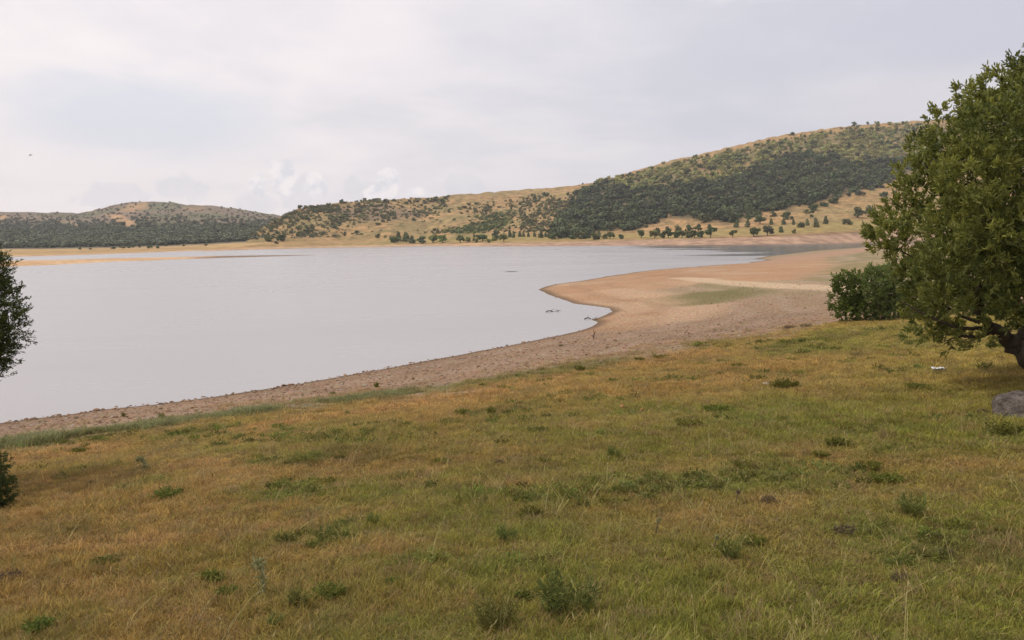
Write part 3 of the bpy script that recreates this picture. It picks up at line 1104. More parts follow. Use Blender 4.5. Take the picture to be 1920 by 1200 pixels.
P2, px2, py2 = scatter(hr, dens_slope, 500, 1240, 1700, 330, 440)
h_top = crv(RIDGE_R, px1)
wpx = np.clip(rng.lognormal(math.log(4.6), .36, len(P1)), 2.4, 9.0)
green = soft(px1, py1, GREENP, 4) + .5 * sstep(.5, .65, fbm(px1 / 40, py1 / 20, 222, 2)) * (px1 > 800)
order = np.argsort(-wpx)
sel = order[:262]
rest = order[262:]
for j, i in enumerate(sel):
    cn = 'mid' if green[i] > .35 else ('dark' if rng.uniform() < .38 else 'olive')
    o = bpy.data.objects.new('hillside_shrub', CROWN['dome', cn, j % 2])
    COL.objects.link(o)
    S = P1[i, 1] / F
    o.location = P1[i] - np.array([0, 0, .3])
    o.rotation_euler = (0, 0, rng.uniform(0, 6.28))
    o.scale = (wpx[i] * S * rng.uniform(.9, 1.2), wpx[i] * S, wpx[i] * S * rng.uniform(.6, .85))
    part = {'mid': 'leafy green', 'dark': 'dark green', 'olive': 'olive-toned'}[cn]
    where = 'left end of the dry middle hill' if px1[i] < 640 else ('dry middle hill' if px1[i] < 900 else 'right part of the dry middle hill')
    tag(o, '%s shrub scattered on the %s' % (part, where), 'shrub', '%s shrubs on the %s' % (part, where))
S = P1[rest, 1] / F
tn = np.where((green[rest] > .35)[:, None], np.array([.19, .22, .07]), np.array([.22, .21, .095])) * rng.uniform(.5, 1.6, (len(rest), 1))
put_stuff('low_scrub', P1[rest] - np.array([0, 0, .3]), wpx[rest] * S * .95, tn, 'small scrub dotted between the larger shrubs of the middle hill', 'scrub', .7, rng.integers(3, 6, len(rest)))
for j in range(min(len(P2), 36)):
    o = bpy.data.objects.new('slope_shrub', CROWN['dome', 'dark' if j % 3 else 'mid', j % 2])
    COL.objects.link(o)
    w = rng.uniform(4, 9) * P2[j, 1] / F
    o.location = P2[j] - np.array([0, 0, .3])
    o.rotation_euler = (0, 0, rng.uniform(0, 6.28))
    o.scale = (w * 1.2, w, w * .7)
    tag(o, 'small shrub scattered on the bare slope along the lower edge of the wood', 'shrub', 'shrubs along the lower edge of the wood')

# ------------------------------------------------------------------ near trees and bushes
LEAF_V = np.array([[0, 0, 0], [-.5, .38, .10], [-.36, .74, .08], [0, 1, -.06], [.36, .74, .08], [.5, .38, .10]])
LEAF_F = np.array([[0, 3, 2, 1], [0, 5, 4, 3]])


def sprays(P, D, nl, L, W, spread, along=0.0, shade=None):
    """leaves in sprays: nl leaves about each twig point P heading along D"""
    n = len(P)
    D = D / (np.linalg.norm(D, axis=1)[:, None] + 1e-9)
    D2 = np.repeat(D, nl, 0)
    t = rng.uniform(0, 1, n * nl)
    P2 = np.repeat(P, nl, 0) + D2 * (t * along)[:, None] + rng.normal(0, L * .18, (n * nl, 3))
    dr = D2 + rng.normal(0, spread, (n * nl, 3))
    R = frames(dr)
    ln = L * rng.uniform(.6, 1.2, n * nl)
    wd = W * rng.uniform(.7, 1.2, n * nl)
    V, Fc = stamp(LEAF_V, LEAF_F, R, np.stack([wd, ln, ln], -1), P2)
    sv = np.repeat(shade if shade is not None else rng.uniform(0, 1, n), nl) * .65 + rng.uniform(0, 1, n * nl) * .35
    return V, Fc, np.repeat(sv, len(LEAF_V))


def lobe_pts(lobes, Y0, dens, up=.35, inner=.25, depthf=None):
    """twig points over ellipsoid lobes given as (px, py, rx, ry, dY)"""
    Ps, Ds, sh = [], [], []
    for (lx, ly, rx, ry, dY) in lobes:
        Y = Y0 + dY
        S = Y / F
        c = at_y(lx, ly, Y)
        a = np.array([rx * S, (rx + ry) / 2 * S * .95, ry * S])
        n = max(6, int(dens * (rx * ry) * (S ** 2)))
        d = rng.normal(size=(n, 3))
        d /= np.linalg.norm(d, axis=1)[:, None]
        rad = np.where(rng.uniform(0, 1, n) < inner, rng.uniform(.25, .75, n), rng.uniform(.74, 1.06, n))
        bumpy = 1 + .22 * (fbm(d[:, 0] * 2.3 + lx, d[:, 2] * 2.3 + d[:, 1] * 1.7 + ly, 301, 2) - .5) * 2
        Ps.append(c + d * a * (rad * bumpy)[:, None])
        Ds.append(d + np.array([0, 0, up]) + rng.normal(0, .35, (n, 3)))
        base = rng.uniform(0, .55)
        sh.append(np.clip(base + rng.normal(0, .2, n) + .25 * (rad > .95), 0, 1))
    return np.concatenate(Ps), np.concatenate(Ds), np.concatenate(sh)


def leaf_obj(name, parts, mat, parent=None, origin=None):
    V, Fc = join_np([(v, f) for v, f, s in parts])
    if origin is not None:
        V = V - np.asarray(origin)
    me = mesh_np(name, V, Fc)
    set_f(me, 'var', np.concatenate([s for v, f, s in parts]))
    return link(name, me, mat, parent)


def wood_obj(name, paths, parent, origin, seg=8):
    """tapering limbs, each a list of ((px, py, Y, radius) ...)"""
    parts = []
    for p in paths:
        q = np.array(p, float)
        W3 = np.concatenate([at_y(q[:, 0], q[:, 1], q[:, 2]), q[:, 3:4]], 1)
        W3 = smooth_path(W3, 6 * len(p))
        W3[1:-1, :3] += (rng.normal(0, .25, (len(W3) - 2, 3)) * W3[1:-1, 3:4])
        parts.append(tube(W3[:, :3] - origin, W3[:, 3], seg))
    V, Fc = join_np(parts)
    return link(name, mesh_np(name, V, Fc, True), M_BARK, parent)


# the big oak on the right
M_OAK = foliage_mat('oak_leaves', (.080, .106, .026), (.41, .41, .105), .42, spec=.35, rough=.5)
OY = 14.5
ob = ground_hit(np.array([2010.0]), np.array([722.0]))[0]
oak = empty('oak_tree', ob)
tag(oak, 'large leafy oak with a leaning dark trunk at the right edge', 'tree')
lobes = []
for (x, y, rx, ry) in [(1938, 128, 40, 34), (1885, 168, 44, 36), (1838, 196, 34, 28), (1806, 178, 12, 10), (1768, 228, 26, 17), (1800, 272, 52, 46), (1755, 300, 42, 40), (1726, 272, 22, 16),
                       (1715, 330, 30, 40), (1735, 375, 50, 45), (1690, 405, 34, 34), (1662, 432, 32, 26), (1690, 462, 46, 34), (1722, 512, 44, 36), (1738, 558, 40, 30),
                       (1735, 598, 38, 24), (1778, 636, 34, 20), (1758, 610, 30, 22), (1824, 640, 26, 14), (1705, 628, 9, 8),
                       (1650, 455, 18, 14), (1642, 435, 10, 8)]:
    lobes.append((x, y, rx, ry, rng.uniform(-.7, .7)))
for (x, y, rx, ry) in [(1870, 250, 66, 60), (1950, 200, 66, 60), (1830, 330, 70, 58), (1925, 330, 74, 66), (1800, 420, 62, 55), (1880, 430, 76, 62), (1970, 430, 80, 75),
                       (1780, 505, 60, 44), (1850, 515, 66, 46), (1930, 530, 70, 52), (1775, 570, 44, 28), (1835, 560, 40, 24), (1900, 555, 40, 26), (1985, 590, 50, 40), (1955, 615, 36, 22), (1892, 592, 34, 24)]:
    lobes.append((x, y, rx, ry, rng.uniform(-2.0, -1.0)))
    lobes.append((x + rng.uniform(-15, 25), y + rng.uniform(-15, 10), rx, ry, rng.uniform(.8, 1.9)))
for (x, y, rx, ry) in [(2060, 120, 90, 70), (2080, 260, 120, 110), (2100, 420, 130, 120), (2100, 560, 110, 70), (2230, 260, 120, 120), (2250, 430, 130, 120), (2330, 350, 90, 120), (2220, 550, 100, 70)]:
    lobes.append((x, y, rx, ry, rng.uniform(-1.6, -.4)))
    lobes.append((x, y, rx, ry, rng.uniform(.6, 1.8)))
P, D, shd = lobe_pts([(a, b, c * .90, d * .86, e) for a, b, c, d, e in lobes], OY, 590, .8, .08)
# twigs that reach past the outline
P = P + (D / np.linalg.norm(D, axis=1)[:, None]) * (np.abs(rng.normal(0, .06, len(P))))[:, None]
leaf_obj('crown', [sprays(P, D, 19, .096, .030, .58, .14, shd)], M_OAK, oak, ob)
wood_obj('trunk', [[(2015, 732, OY, .28), (1985, 708, OY, .23), (1945, 684, OY, .20), (1914, 657, OY, .165), (1884, 630, OY, .12), (1866, 614, OY, .085)]], oak, ob, 12)
wood_obj('trunk', [[(1990, 708, OY + .1, .22), (2030, 640, OY + .3, .2), (2060, 540, OY + .3, .17), (2070, 400, OY + .2, .12), (2060, 240, OY, .06), (2050, 130, OY, .02)]], oak, ob, 12)
for br in ([(1868, 618, OY, .085), (1838, 596, OY - .1, .07), (1832, 560, OY - .2, .06), (1836, 500, OY - .1, .05), (1846, 400, OY, .045), (1870, 280, OY, .025), (1900, 170, OY, .01)],
           [(1866, 618, OY, .055), (1830, 616, OY - .2, .036), (1795, 615, OY - .3, .03), (1765, 603, OY - .3, .03), (1725, 585, OY - .2, .018), (1680, 560, OY, .008)],
           [(1856, 622, OY, .05), (1832, 631, OY - .2, .035), (1800, 630, OY - .3, .02), (1770, 640, OY - .3, .008)],
           [(1834, 570, OY - .2, .05), (1800, 545, OY - .3, .035), (1750, 510, OY, .025), (1690, 470, OY, .01)],
           [(1838, 606, OY, .04), (1805, 594, OY + .2, .03), (1765, 570, OY + .4, .02), (1730, 540, OY + .4, .008)],
           [(1838, 490, OY - .1, .05), (1800, 420, OY, .035), (1760, 350, OY, .02), (1730, 300, OY, .008)],
           [(1900, 650, OY, .1), (1935, 600, OY + .5, .07), (1950, 480, OY + .8, .05), (1940, 350, OY + .8, .02)],
           [(1850, 400, OY, .035), (1825, 330, OY + .2, .025), (1800, 260, OY + .3, .012), (1775, 230, OY + .3, .005)]):
    wood_obj('branch', [br], oak, ob, 7)

# feathery evergreen at the left edge and the bush under it
M_JUN = foliage_mat('evergreen_sprays', (.040, .058, .016), (.145, .17, .042), .3, spec=.3)
jb = ground_hit(np.array([-150.0]), np.array([925.0]))[0]
JY = jb[1]
k = JY / 10.0
jun = empty('evergreen_tree', jb)
tag(jun, 'dark feathery evergreen tree standing over the lake at the left edge', 'tree')
lobes = [(-12, 506, 22, 34, .1), (4, 552, 26, 24, 0), (22, 590, 28, 18, -.1), (12, 612, 34, 22, .1), (-4, 645, 30, 24, 0), (-8, 684, 26, 24, .1), (-30, 500, 40, 40, .1), (-50, 560, 60, 50, -.2),
         (-50, 630, 60, 50, .2), (-55, 690, 45, 35, 0), (-120, 520, 70, 80, -.3), (-120, 520, 70, 80, .4), (-130, 630, 75, 70, -.3), (-130, 640, 75, 70, .4), (-200, 560, 60, 80, 0), (-130, 420, 50, 60, 0),
         (-210, 660, 60, 50, .1)]
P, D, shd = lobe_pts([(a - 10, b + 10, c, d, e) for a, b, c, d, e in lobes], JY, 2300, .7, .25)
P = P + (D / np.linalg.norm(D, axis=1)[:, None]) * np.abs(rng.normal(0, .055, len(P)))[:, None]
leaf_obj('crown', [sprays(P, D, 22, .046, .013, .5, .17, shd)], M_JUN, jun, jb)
wood_obj('trunk', [[(-150, 930, JY, .09), (-142, 850, JY, .075), (-135, 740, JY, .065), (-130, 600, JY, .045), (-128, 430, JY, .012)]], jun, jb, 10)
for br in ([(-133, 700, JY, .03), (-80, 680, JY, .02), (-10, 660, JY, .006)], [(-131, 640, JY, .03), (-60, 610, JY - .1, .02), (20, 585, JY - .1, .005)], [(-131, 570, JY, .025), (-70, 540, JY, .015), (-5, 505, JY, .005)]):
    wood_obj('branch', [br], jun, jb, 6)

bb = ground_hit(np.array([-25.0]), np.array([958.0]))[0]
BY = bb[1]
bu = empty('evergreen_bush', bb)
tag(bu, 'low dark evergreen bush in the grass at the left edge', 'bush')
lobes = [(-10, 885, 22, 28, 0), (0, 925, 26, 26, -.05), (-20, 940, 40, 24, 0), (-50, 900, 40, 50, .1), (-60, 935, 45, 30, -.15), (-95, 915, 35, 45, 0), (-12, 862, 12, 12, 0)]
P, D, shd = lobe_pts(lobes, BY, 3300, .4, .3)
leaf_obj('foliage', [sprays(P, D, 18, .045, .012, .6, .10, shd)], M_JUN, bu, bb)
wood_obj('stem', [[(-45, 962, BY, .03), (-40, 920, BY, .02), (-30, 880, BY, .006)], [(-50, 962, BY, .025), (-70, 920, BY, .015), (-80, 890, BY, .005)]], bu, bb, 6)

# two bushes by the oak
M_BUSH = foliage_mat('bush_leaves', (.060, .092, .018), (.20, .25, .050), .4)
M_PALEB = foliage_mat('pale_bush_leaves', (.105, .145, .042), (.28, .33, .11), .4)
for nm, gp, lob, m_, lb, L in (
        ('dark_bush', (1598, 603), [(1590, 545, 26, 30, 0), (1572, 560, 15, 22, .1), (1580, 525, 16, 14, 0), (1602, 520, 12, 12, .1), (1600, 578, 30, 22, -.2), (1622, 565, 26, 32, .3), (1583, 590, 18, 12, 0), (1628, 520, 14, 16, .2)],
         M_BUSH, 'dense dark green bush on the meadow edge left of the oak', .13),
        ('pale_bush', (1668, 601), [(1646, 530, 26, 26, -.2), (1632, 508, 12, 12, -.2), (1668, 520, 22, 22, 0), (1665, 555, 36, 30, -.2), (1690, 580, 36, 20, 0), (1690, 530, 40, 36, .3), (1660, 585, 26, 16, .1), (1640, 575, 18, 22, .2), (1720, 560, 40, 34, .2)],
         M_PALEB, 'paler grey-green bush between the dark bush and the oak', .13)):
    gb = ground_hit(np.array([float(gp[0])]), np.array([float(gp[1])]))[0]
    e_ = empty(nm, gb)
    tag(e_, lb, 'bush')
    P, D, shd = lobe_pts(lob, gb[1], 420, .45, .3)
    leaf_obj('foliage', [sprays(P, D, 9, L, L * .38, .7, .12, shd)], m_, e_, gb)
    wood_obj('stem', [[(gp[0] - 10, gp[1] + 2, gb[1], .05), (gp[0] - 14, gp[1] - 30, gb[1], .035), (gp[0] - 20, gp[1] - 60, gb[1], .01)],
                      [(gp[0] + 6, gp[1] + 2, gb[1], .05), (gp[0] + 12, gp[1] - 30, gb[1], .03), (gp[0] + 22, gp[1] - 55, gb[1], .01)]], e_, gb, 6)

# ------------------------------------------------------------------ stones


def stone_mesh(name, seed, sub=4, flat=.6, rough=.25, boxy=False):
    import bmesh
    bm = bmesh.new()
    bmesh.ops.create_icosphere(bm, subdivisions=sub, radius=1)
    V = np.array([v.co[:] for v in bm.verts])
    r = np.random.default_rng(seed)
    Q = V.copy()
    if boxy:
        Q /= ((np.abs(Q) ** 5).sum(1) ** .2)[:, None]
        Q[:, 0] *= 1 - .12 * Q[:, 2]
    for _ in range(9):
        d = r.normal(size=3)
        d /= np.linalg.norm(d)
        o = r.uniform(.55, .85) * (1.35 if boxy else 1)
        t = np.maximum(Q @ d - o, 0)
        Q -= np.outer(t * .8, d)
    Q *= (1 + rough * .5 * (fbm(Q[:, 0] * 2 + seed, Q[:, 2] * 2 + Q[:, 1], seed, 4) - .5))[:, None]
    Q *= np.array([1, .8, flat])
    for v, q in zip(bm.verts, Q):
        v.co = q
    me = bpy.data.meshes.new(name)
    bm.to_mesh(me)
    bm.free()
    me.polygons.foreach_set('use_smooth', np.ones(len(me.polygons), bool))
    return me


def stone_mat(name, c1, c2, scale, tint=False):
    mat, T, out = new_mat(name)
    op = obj_pos(T)
    a, b_ = T.noise(op, scale, 6, .7), T.noise(op, scale * 4, 4, .6)
    col = T.mix(T.ss(a, .35, .65), c1, c2)
    if tint:
        col = T.mix(1, col, T.attr('tint', 'INSTANCER').outputs['Color'], 'MULTIPLY')
    principled(T, out, col, .92, .15, bump(T, T.m('ADD', a, T.m('MULTIPLY', b_, .5)), .03, .9))
    return mat


M_ROCK = stone_mat('boulder_stone', (.060, .049, .043), (.17, .142, .122), 3.2)
M_PALE = stone_mat('pale_stone', (.34, .27, .20), (.50, .42, .33), 3)
M_PEB = stone_mat('beach_stone', (.7, .7, .7), (1.2, 1.15, 1.1), 2, True)
rk = ground_hit(np.array([1925.0]), np.array([786.0]))[0]
rock = link('boulder', stone_mesh('boulder', 411, 5, .78, .5, True), M_ROCK)
S = rk[1] / F
rock.location = rk + np.array([.20, .25, 62 * .5 * S - 18 * S])
rock.scale = (58 * S, 55 * S, 38 * S)
rock.rotation_euler = (.03, -.06, .22)
tag(rock, 'grey brown boulder half sunk in the grass below the oak', 'boulder')

ST = [stone_mesh('stone', 420 + i, 3, .55, .3) for i in range(4)]
for i, m_ in enumerate(ST):
    m_.materials.append(M_PALE)
for j, (x, y, w, lb) in enumerate([(1437, 723, 18, 'pale flat stone lying beside a dark green weed clump on the meadow'), (1167, 766, 11, 'small orange clay-coloured stone in short grass left of a pale one'),
                                   (1203, 772, 8, 'small pale stone in short grass right of an orange one'), (684, 724, 11, 'white stone on the pebbly beach above the green weed fringe'),
                                   (222, 806, 9, 'white stone in the green weeds along the lower beach'), (1344, 617, 5, 'tiny pale stone on the far stony beach'),
                                   (1488, 625, 6, 'small pale stone on the meadow near the dark bush')]):
    p = ground_hit(np.array([float(x)]), np.array([float(y)]))[0]
    o = link('pale_stone', ST[j % 4])
    S = p[1] / F
    o.location = p + np.array([0, 0, w * S * .12])
    o.scale = (w * S * .55,) * 3
    o.rotation_euler = (0, 0, rng.uniform(0, 6))
    tag(o, lb, 'stone')
    if 'orange' in lb:
        o.data = o.data.copy()
        o.name = 'clay_stone'
        o.data.materials.clear()
        o.data.materials.append(stone_mat('orange_clay', (.45, .22, .09), (.60, .33, .15), 3))
        o.location.z += .03
SD = []
for i in range(4):
    m_ = stone_mesh('wet_stone', 440 + i, 3, .5, .3)
    m_.materials.append(M_ROCK)
    SD.append(m_)
for j, (x, y, w) in enumerate([(302, 758, 11), (98, 782, 8), (107, 781, 6), (425, 742, 7), (560, 720, 6), (742, 689, 7), (160, 773, 6), (356, 751, 6), (640, 707, 6), (240, 764, 7), (30, 790, 8), (480, 733, 6), (885, 662, 6), (940, 651, 5)]):
    p = at_z(np.array([float(x)]), np.array([float(y)]), 0.0)[0]
    o = link('shore_stone', SD[j % 4])
    S = p[1] / F
    o.location = p
    o.scale = (w * S * .6,) * 3
    o.rotation_euler = (0, 0, rng.uniform(0, 6))
    tag(o, 'dark stone lying at the waterline of the near stony beach', 'stone', 'dark stones along the near waterline')

# pebbles of the beach
n = 60000
r_ = 8 + 62 * rng.uniform(0, 1, n) ** 1.0
a_ = np.radians(rng.uniform(-46, 44, n))
x, y = np.sin(a_) * r_, np.cos(a_) * r_
s = shore_s(x, y)
md = sdf(x, y, MEADOW)
ok = (s > -.25) & (md < .5) & (rng.uniform(0, 1, n) < np.where(md > -2, .55, .8) * (1 - .8 * sstep(10, 26, s)) * (1 - .6 * sstep(30, 46, r_)) * (1 - .93 * sstep(-3, 1, sdf(x, y, SAND))))
x, y, s = x[ok], y[ok], s[ok]
n = len(x)
sz = rng.lognormal(math.log(.030), .42, n).clip(.012, .095) * (1 + .35 * (s < .6))
P = np.stack([x, y, np.maximum(terr(x, y, s), -.02) + sz * .1], -1)
tn = np.array([.335, .222, .145]) * rng.uniform(.6, 1.35, (n, 1)) * rng.uniform(.94, 1.06, (n, 3))
tn = np.where((rng.uniform(0, 1, n) < .07)[:, None], np.array([.52, .45, .38]), tn)
PEB = []
for i in range(3):
    m_ = stone_mesh('pebble', 460 + i, 2, .55, .3)
    m_.materials.append(M_PEB)
    PEB.append(m_)
instancer('pebbles', P, np.stack([rng.normal(0, .2, n), rng.normal(0, .2, n), rng.uniform(0, 6.3, n)], -1), np.repeat(sz[:, None], 3, 1), rng.integers(0, 3, n), tn, PEB,
          'reddish brown pebbles covering the beach along the lake', 'pebbles')

# ------------------------------------------------------------------ grass


def tuft(name, nb_, rad, h0, h1, wd, bend, seed, heads=0):
    r = np.random.default_rng(seed)
    V, Fc, var = [], [], []
    for b_ in range(nb_):
        a, q = r.uniform(0, 2 * pi), rad * math.sqrt(r.uniform())
        p = np.array([math.cos(a) * q, math.sin(a) * q, -.01])
        hgt = r.uniform(h0, h1)
        da = r.uniform(0, 2 * pi)
        dr = np.array([math.cos(da), math.sin(da), 0])
        sd_ = np.array([-dr[1], dr[0], 0])
        bn = bend * r.uniform(.2, 1) * hgt
        w_ = wd * r.uniform(.6, 1.2)
        k = len(V) * 1
        base = sum(len(v) for v in V)
        rows = []
        for t, ww in ((0, .8), (.45, 1), (.8, .7), (1.0, .12)):
            c = p + dr * bn * t ** 2 + np.array([0, 0, hgt * (t - .25 * t ** 3 * min(bend, 1))])
            rows += [c - sd_ * w_ * ww / 2, c + sd_ * w_ * ww / 2]
        V.append(np.array(rows))
        Fc += [[base + 0, base + 1, base + 3, base + 2], [base + 2, base + 3, base + 5, base + 4], [base + 4, base + 5, base + 7, base + 6]]
        var.append(np.full(8, r.uniform()))
        if b_ < heads:   # seed head: a thicker spindle at the top
            tip = (rows[6] + rows[7]) / 2
            dn = tip - (rows[2] + rows[3]) / 2
            dn /= np.linalg.norm(dn)
            base = sum(len(v) for v in V)
            hw = wd * 1.25
            up = tip + dn * .05
            mid = tip + dn * .018
            V.append(np.array([tip - dn * .015, mid - sd_ * hw, up, mid + sd_ * hw, tip - dn * .015, mid - dr * hw, up, mid + dr * hw]))
            Fc += [[base, base + 1, base + 2, base + 3], [base + 4, base + 5, base + 6, base + 7]]
            var.append(np.full(8, .55))
    me = mesh_np(name, np.concatenate(V), np.array(Fc))
    set_f(me, 'var', np.concatenate(var))
    me.materials.append(M_GRASS)
    return me


M_GRASS = foliage_mat('grass_blades', (.62, .62, .66), (1.5, 1.5, 1.4), .35, tint=True, spec=.2, rough=.6)
TUFTS = [tuft('grass', 60, .10, .025, .075, .0036, 1.0, 500 + i) for i in range(4)]
TUFTS += [tuft('grass', 40, .09, .06, .15, .0034, .8, 510 + i, 1) for i in range(3)]
TUFTS += [tuft('grass', 4, .10, .2, .40, .0036, .75, 520 + i, 3) for i in range(3)]
n = 195000
r_ = 2.2 + 46 * rng.uniform(0, 1, n) ** 1.25
a_ = np.radians(np.where(rng.uniform(0, 1, n) < .86, rng.uniform(-42, 42, n), rng.choice([-1, 1], n) * rng.uniform(42, 80, n)))
x, y = np.sin(a_) * r_, np.cos(a_) * r_
s = shore_s(x, y)
c, mm, md, gr = gcol(x, y, s)
ok = rng.uniform(0, 1, n) < np.maximum(mm * 1.1 - .05, .22 * sstep(-5.0, -.2, md) * sstep(.42, .6, fbm(x / 1.5, y / 1.5, 533, 3)) * (s > .8))
x, y, s, c, gr, r_ = x[ok], y[ok], s[ok], c[ok], gr[ok], r_[ok]
n = len(x)
tall = fbm(x / 2.5, y / 2.5, 531, 3)
u = rng.uniform(0, 1, n)
ptall = np.clip(.12 + .9 * (tall - .45) + .30 * (gr - .4) * (r_ < 14), .03, .6)
idx = np.where(u < .007 + .012 * (x > 0) * (r_ < 12), rng.integers(7, 10, n), np.where(u < ptall, rng.integers(4, 7, n), rng.integers(0, 4, n)))
sc_ = (.75 + r_ / 26) * rng.uniform(.7, 1.3, n)
sh_ = np.where(idx > 6, .85, np.clip(.95 - r_ / 90, .5, 1)) * rng.uniform(.7, 1.2, n)
tn = c * np.array([1.40, 1.38, 1.10]) * rng.uniform(.6, 1.42, (n, 1))
sp_ = rng.uniform(0, 1, n)[:, None]       # other species mixed in, tuft by tuft
tn = np.where(sp_ < .15, tn * .45 + np.array([.135, .155, .045]) * .75, tn)
tn = np.where(sp_ > .86, tn * .45 + np.array([.30, .17, .09]) * .7, tn)
tn = np.where((sp_ > .82) & (sp_ < .86), tn * .55, tn)
dry = (rng.uniform(0, 1, n) < .12)[:, None]
tn = np.where(dry, np.array([.34, .245, .12]) * rng.uniform(.65, 1.1, (n, 1)), tn)
tn = np.where((idx > 6)[:, None], np.array([.38, .32, .14]) * rng.uniform(.75, 1.15, (n, 1)), tn)
P = np.stack([x, y, terr(x, y, s)], -1)
instancer('grass', P, np.stack([rng.normal(0, .12, n), rng.normal(0, .12, n), rng.uniform(0, 6.3, n)], -1), np.stack([sc_, sc_, sh_ * np.where(idx > 6, 1, sc_ ** .5)], -1), idx, tn, TUFTS,
          'dry brown and olive green grass covering the meadow', 'grass')

# taller weedy fringe between meadow and beach on the left
n = 9000
t = rng.uniform(0, 1, n)
L_ = np.concatenate([[0], np.cumsum(np.linalg.norm(np.diff(EDGE, axis=0), axis=1))])
lim = L_[8]
q = rng.uniform(-.12, 1, n) * lim
x = np.interp(q, L_, EDGE[:, 0]) + rng.normal(0, .35, n) + np.minimum(q, 0) * .6
y = np.interp(q, L_, EDGE[:, 1]) + rng.normal(0, .35, n) + np.minimum(q, 0) * .6
ok = rng.uniform(0, 1, n) < sstep(.44, .72, fbm(x / 1.3, y / 1.3, 541, 3)) * (1 - .75 * sstep(.55, 1, q / lim))
x, y, q = x[ok], y[ok], q[ok]
n = len(x)
tn = np.array([.24, .235, .11]) * rng.uniform(.6, 1.4, (n, 1)) * rng.uniform(.9, 1.1, (n, 3))
sc_ = rng.uniform(.4, 1.5, n) * (1.25 - .5 * q / lim) * (.35 + 1.1 * fbm(x / .9, y / .9, 542, 2))
P = np.stack([x, y, terr(x, y)], -1)
instancer('shore_weeds', P, np.stack([rng.normal(0, .12, n), rng.normal(0, .12, n), rng.uniform(0, 6.3, n)], -1), np.stack([sc_ * 1.3, sc_ * 1.3, sc_], -1),
          rng.integers(4, 7, n), tn, TUFTS, 'greyish green weeds fringing the stony beach on the left', 'weeds')

# ------------------------------------------------------------------ weeds one can tell apart
M_WEED = foliage_mat('weed_leaves', (.085, .108, .022), (.22, .235, .052), .35, obj_var=.15, spec=.1)
M_WGREY = foliage_mat('grey_weed_leaves', (.135, .165, .045), (.27, .30, .095), .35, obj_var=.1, spec=.1)
M_DEAD = foliage_mat('withered_leaves', (.085, .062, .042), (.21, .155, .10), .1, obj_var=.1)
M_STALK = foliage_mat('pale_stalk', (.26, .26, .11), (.42, .40, .20), .2)


def weed_mesh(name, seed, nst, h_, lean, L, W, nl, spread, mat):
    """stems rising from one root, leaves along each; 1 unit wide"""
    r = np.random.default_rng(seed)
    P, D = [], []
    for i in range(nst):
        a, q = r.uniform(0, 2 * pi), math.sqrt(r.uniform())
        b0 = np.array([math.cos(a) * q * .22, math.sin(a) * q * .22, 0])
        d = np.array([math.cos(a) * lean * q, math.sin(a) * lean * q, 1.0])
        hh = h_ * (1 - .45 * q * q) * r.uniform(.6, 1.1)
        for t in np.linspace(.12, 1, nl):
            P.append(b0 + d * hh * t + r.normal(0, .015, 3))
            D.append(np.array([d[0] * .6, d[1] * .6, .75]) + r.normal(0, .3, 3))
    V, Fc, v = sprays(np.array(P), np.array(D), 4, L, W, spread, .02)
    V[:, 2] = np.maximum(V[:, 2], -.02)
    me = mesh_np(name, V, Fc)
    set_f(me, 'var', v)
    me.materials.append(mat)
    return me


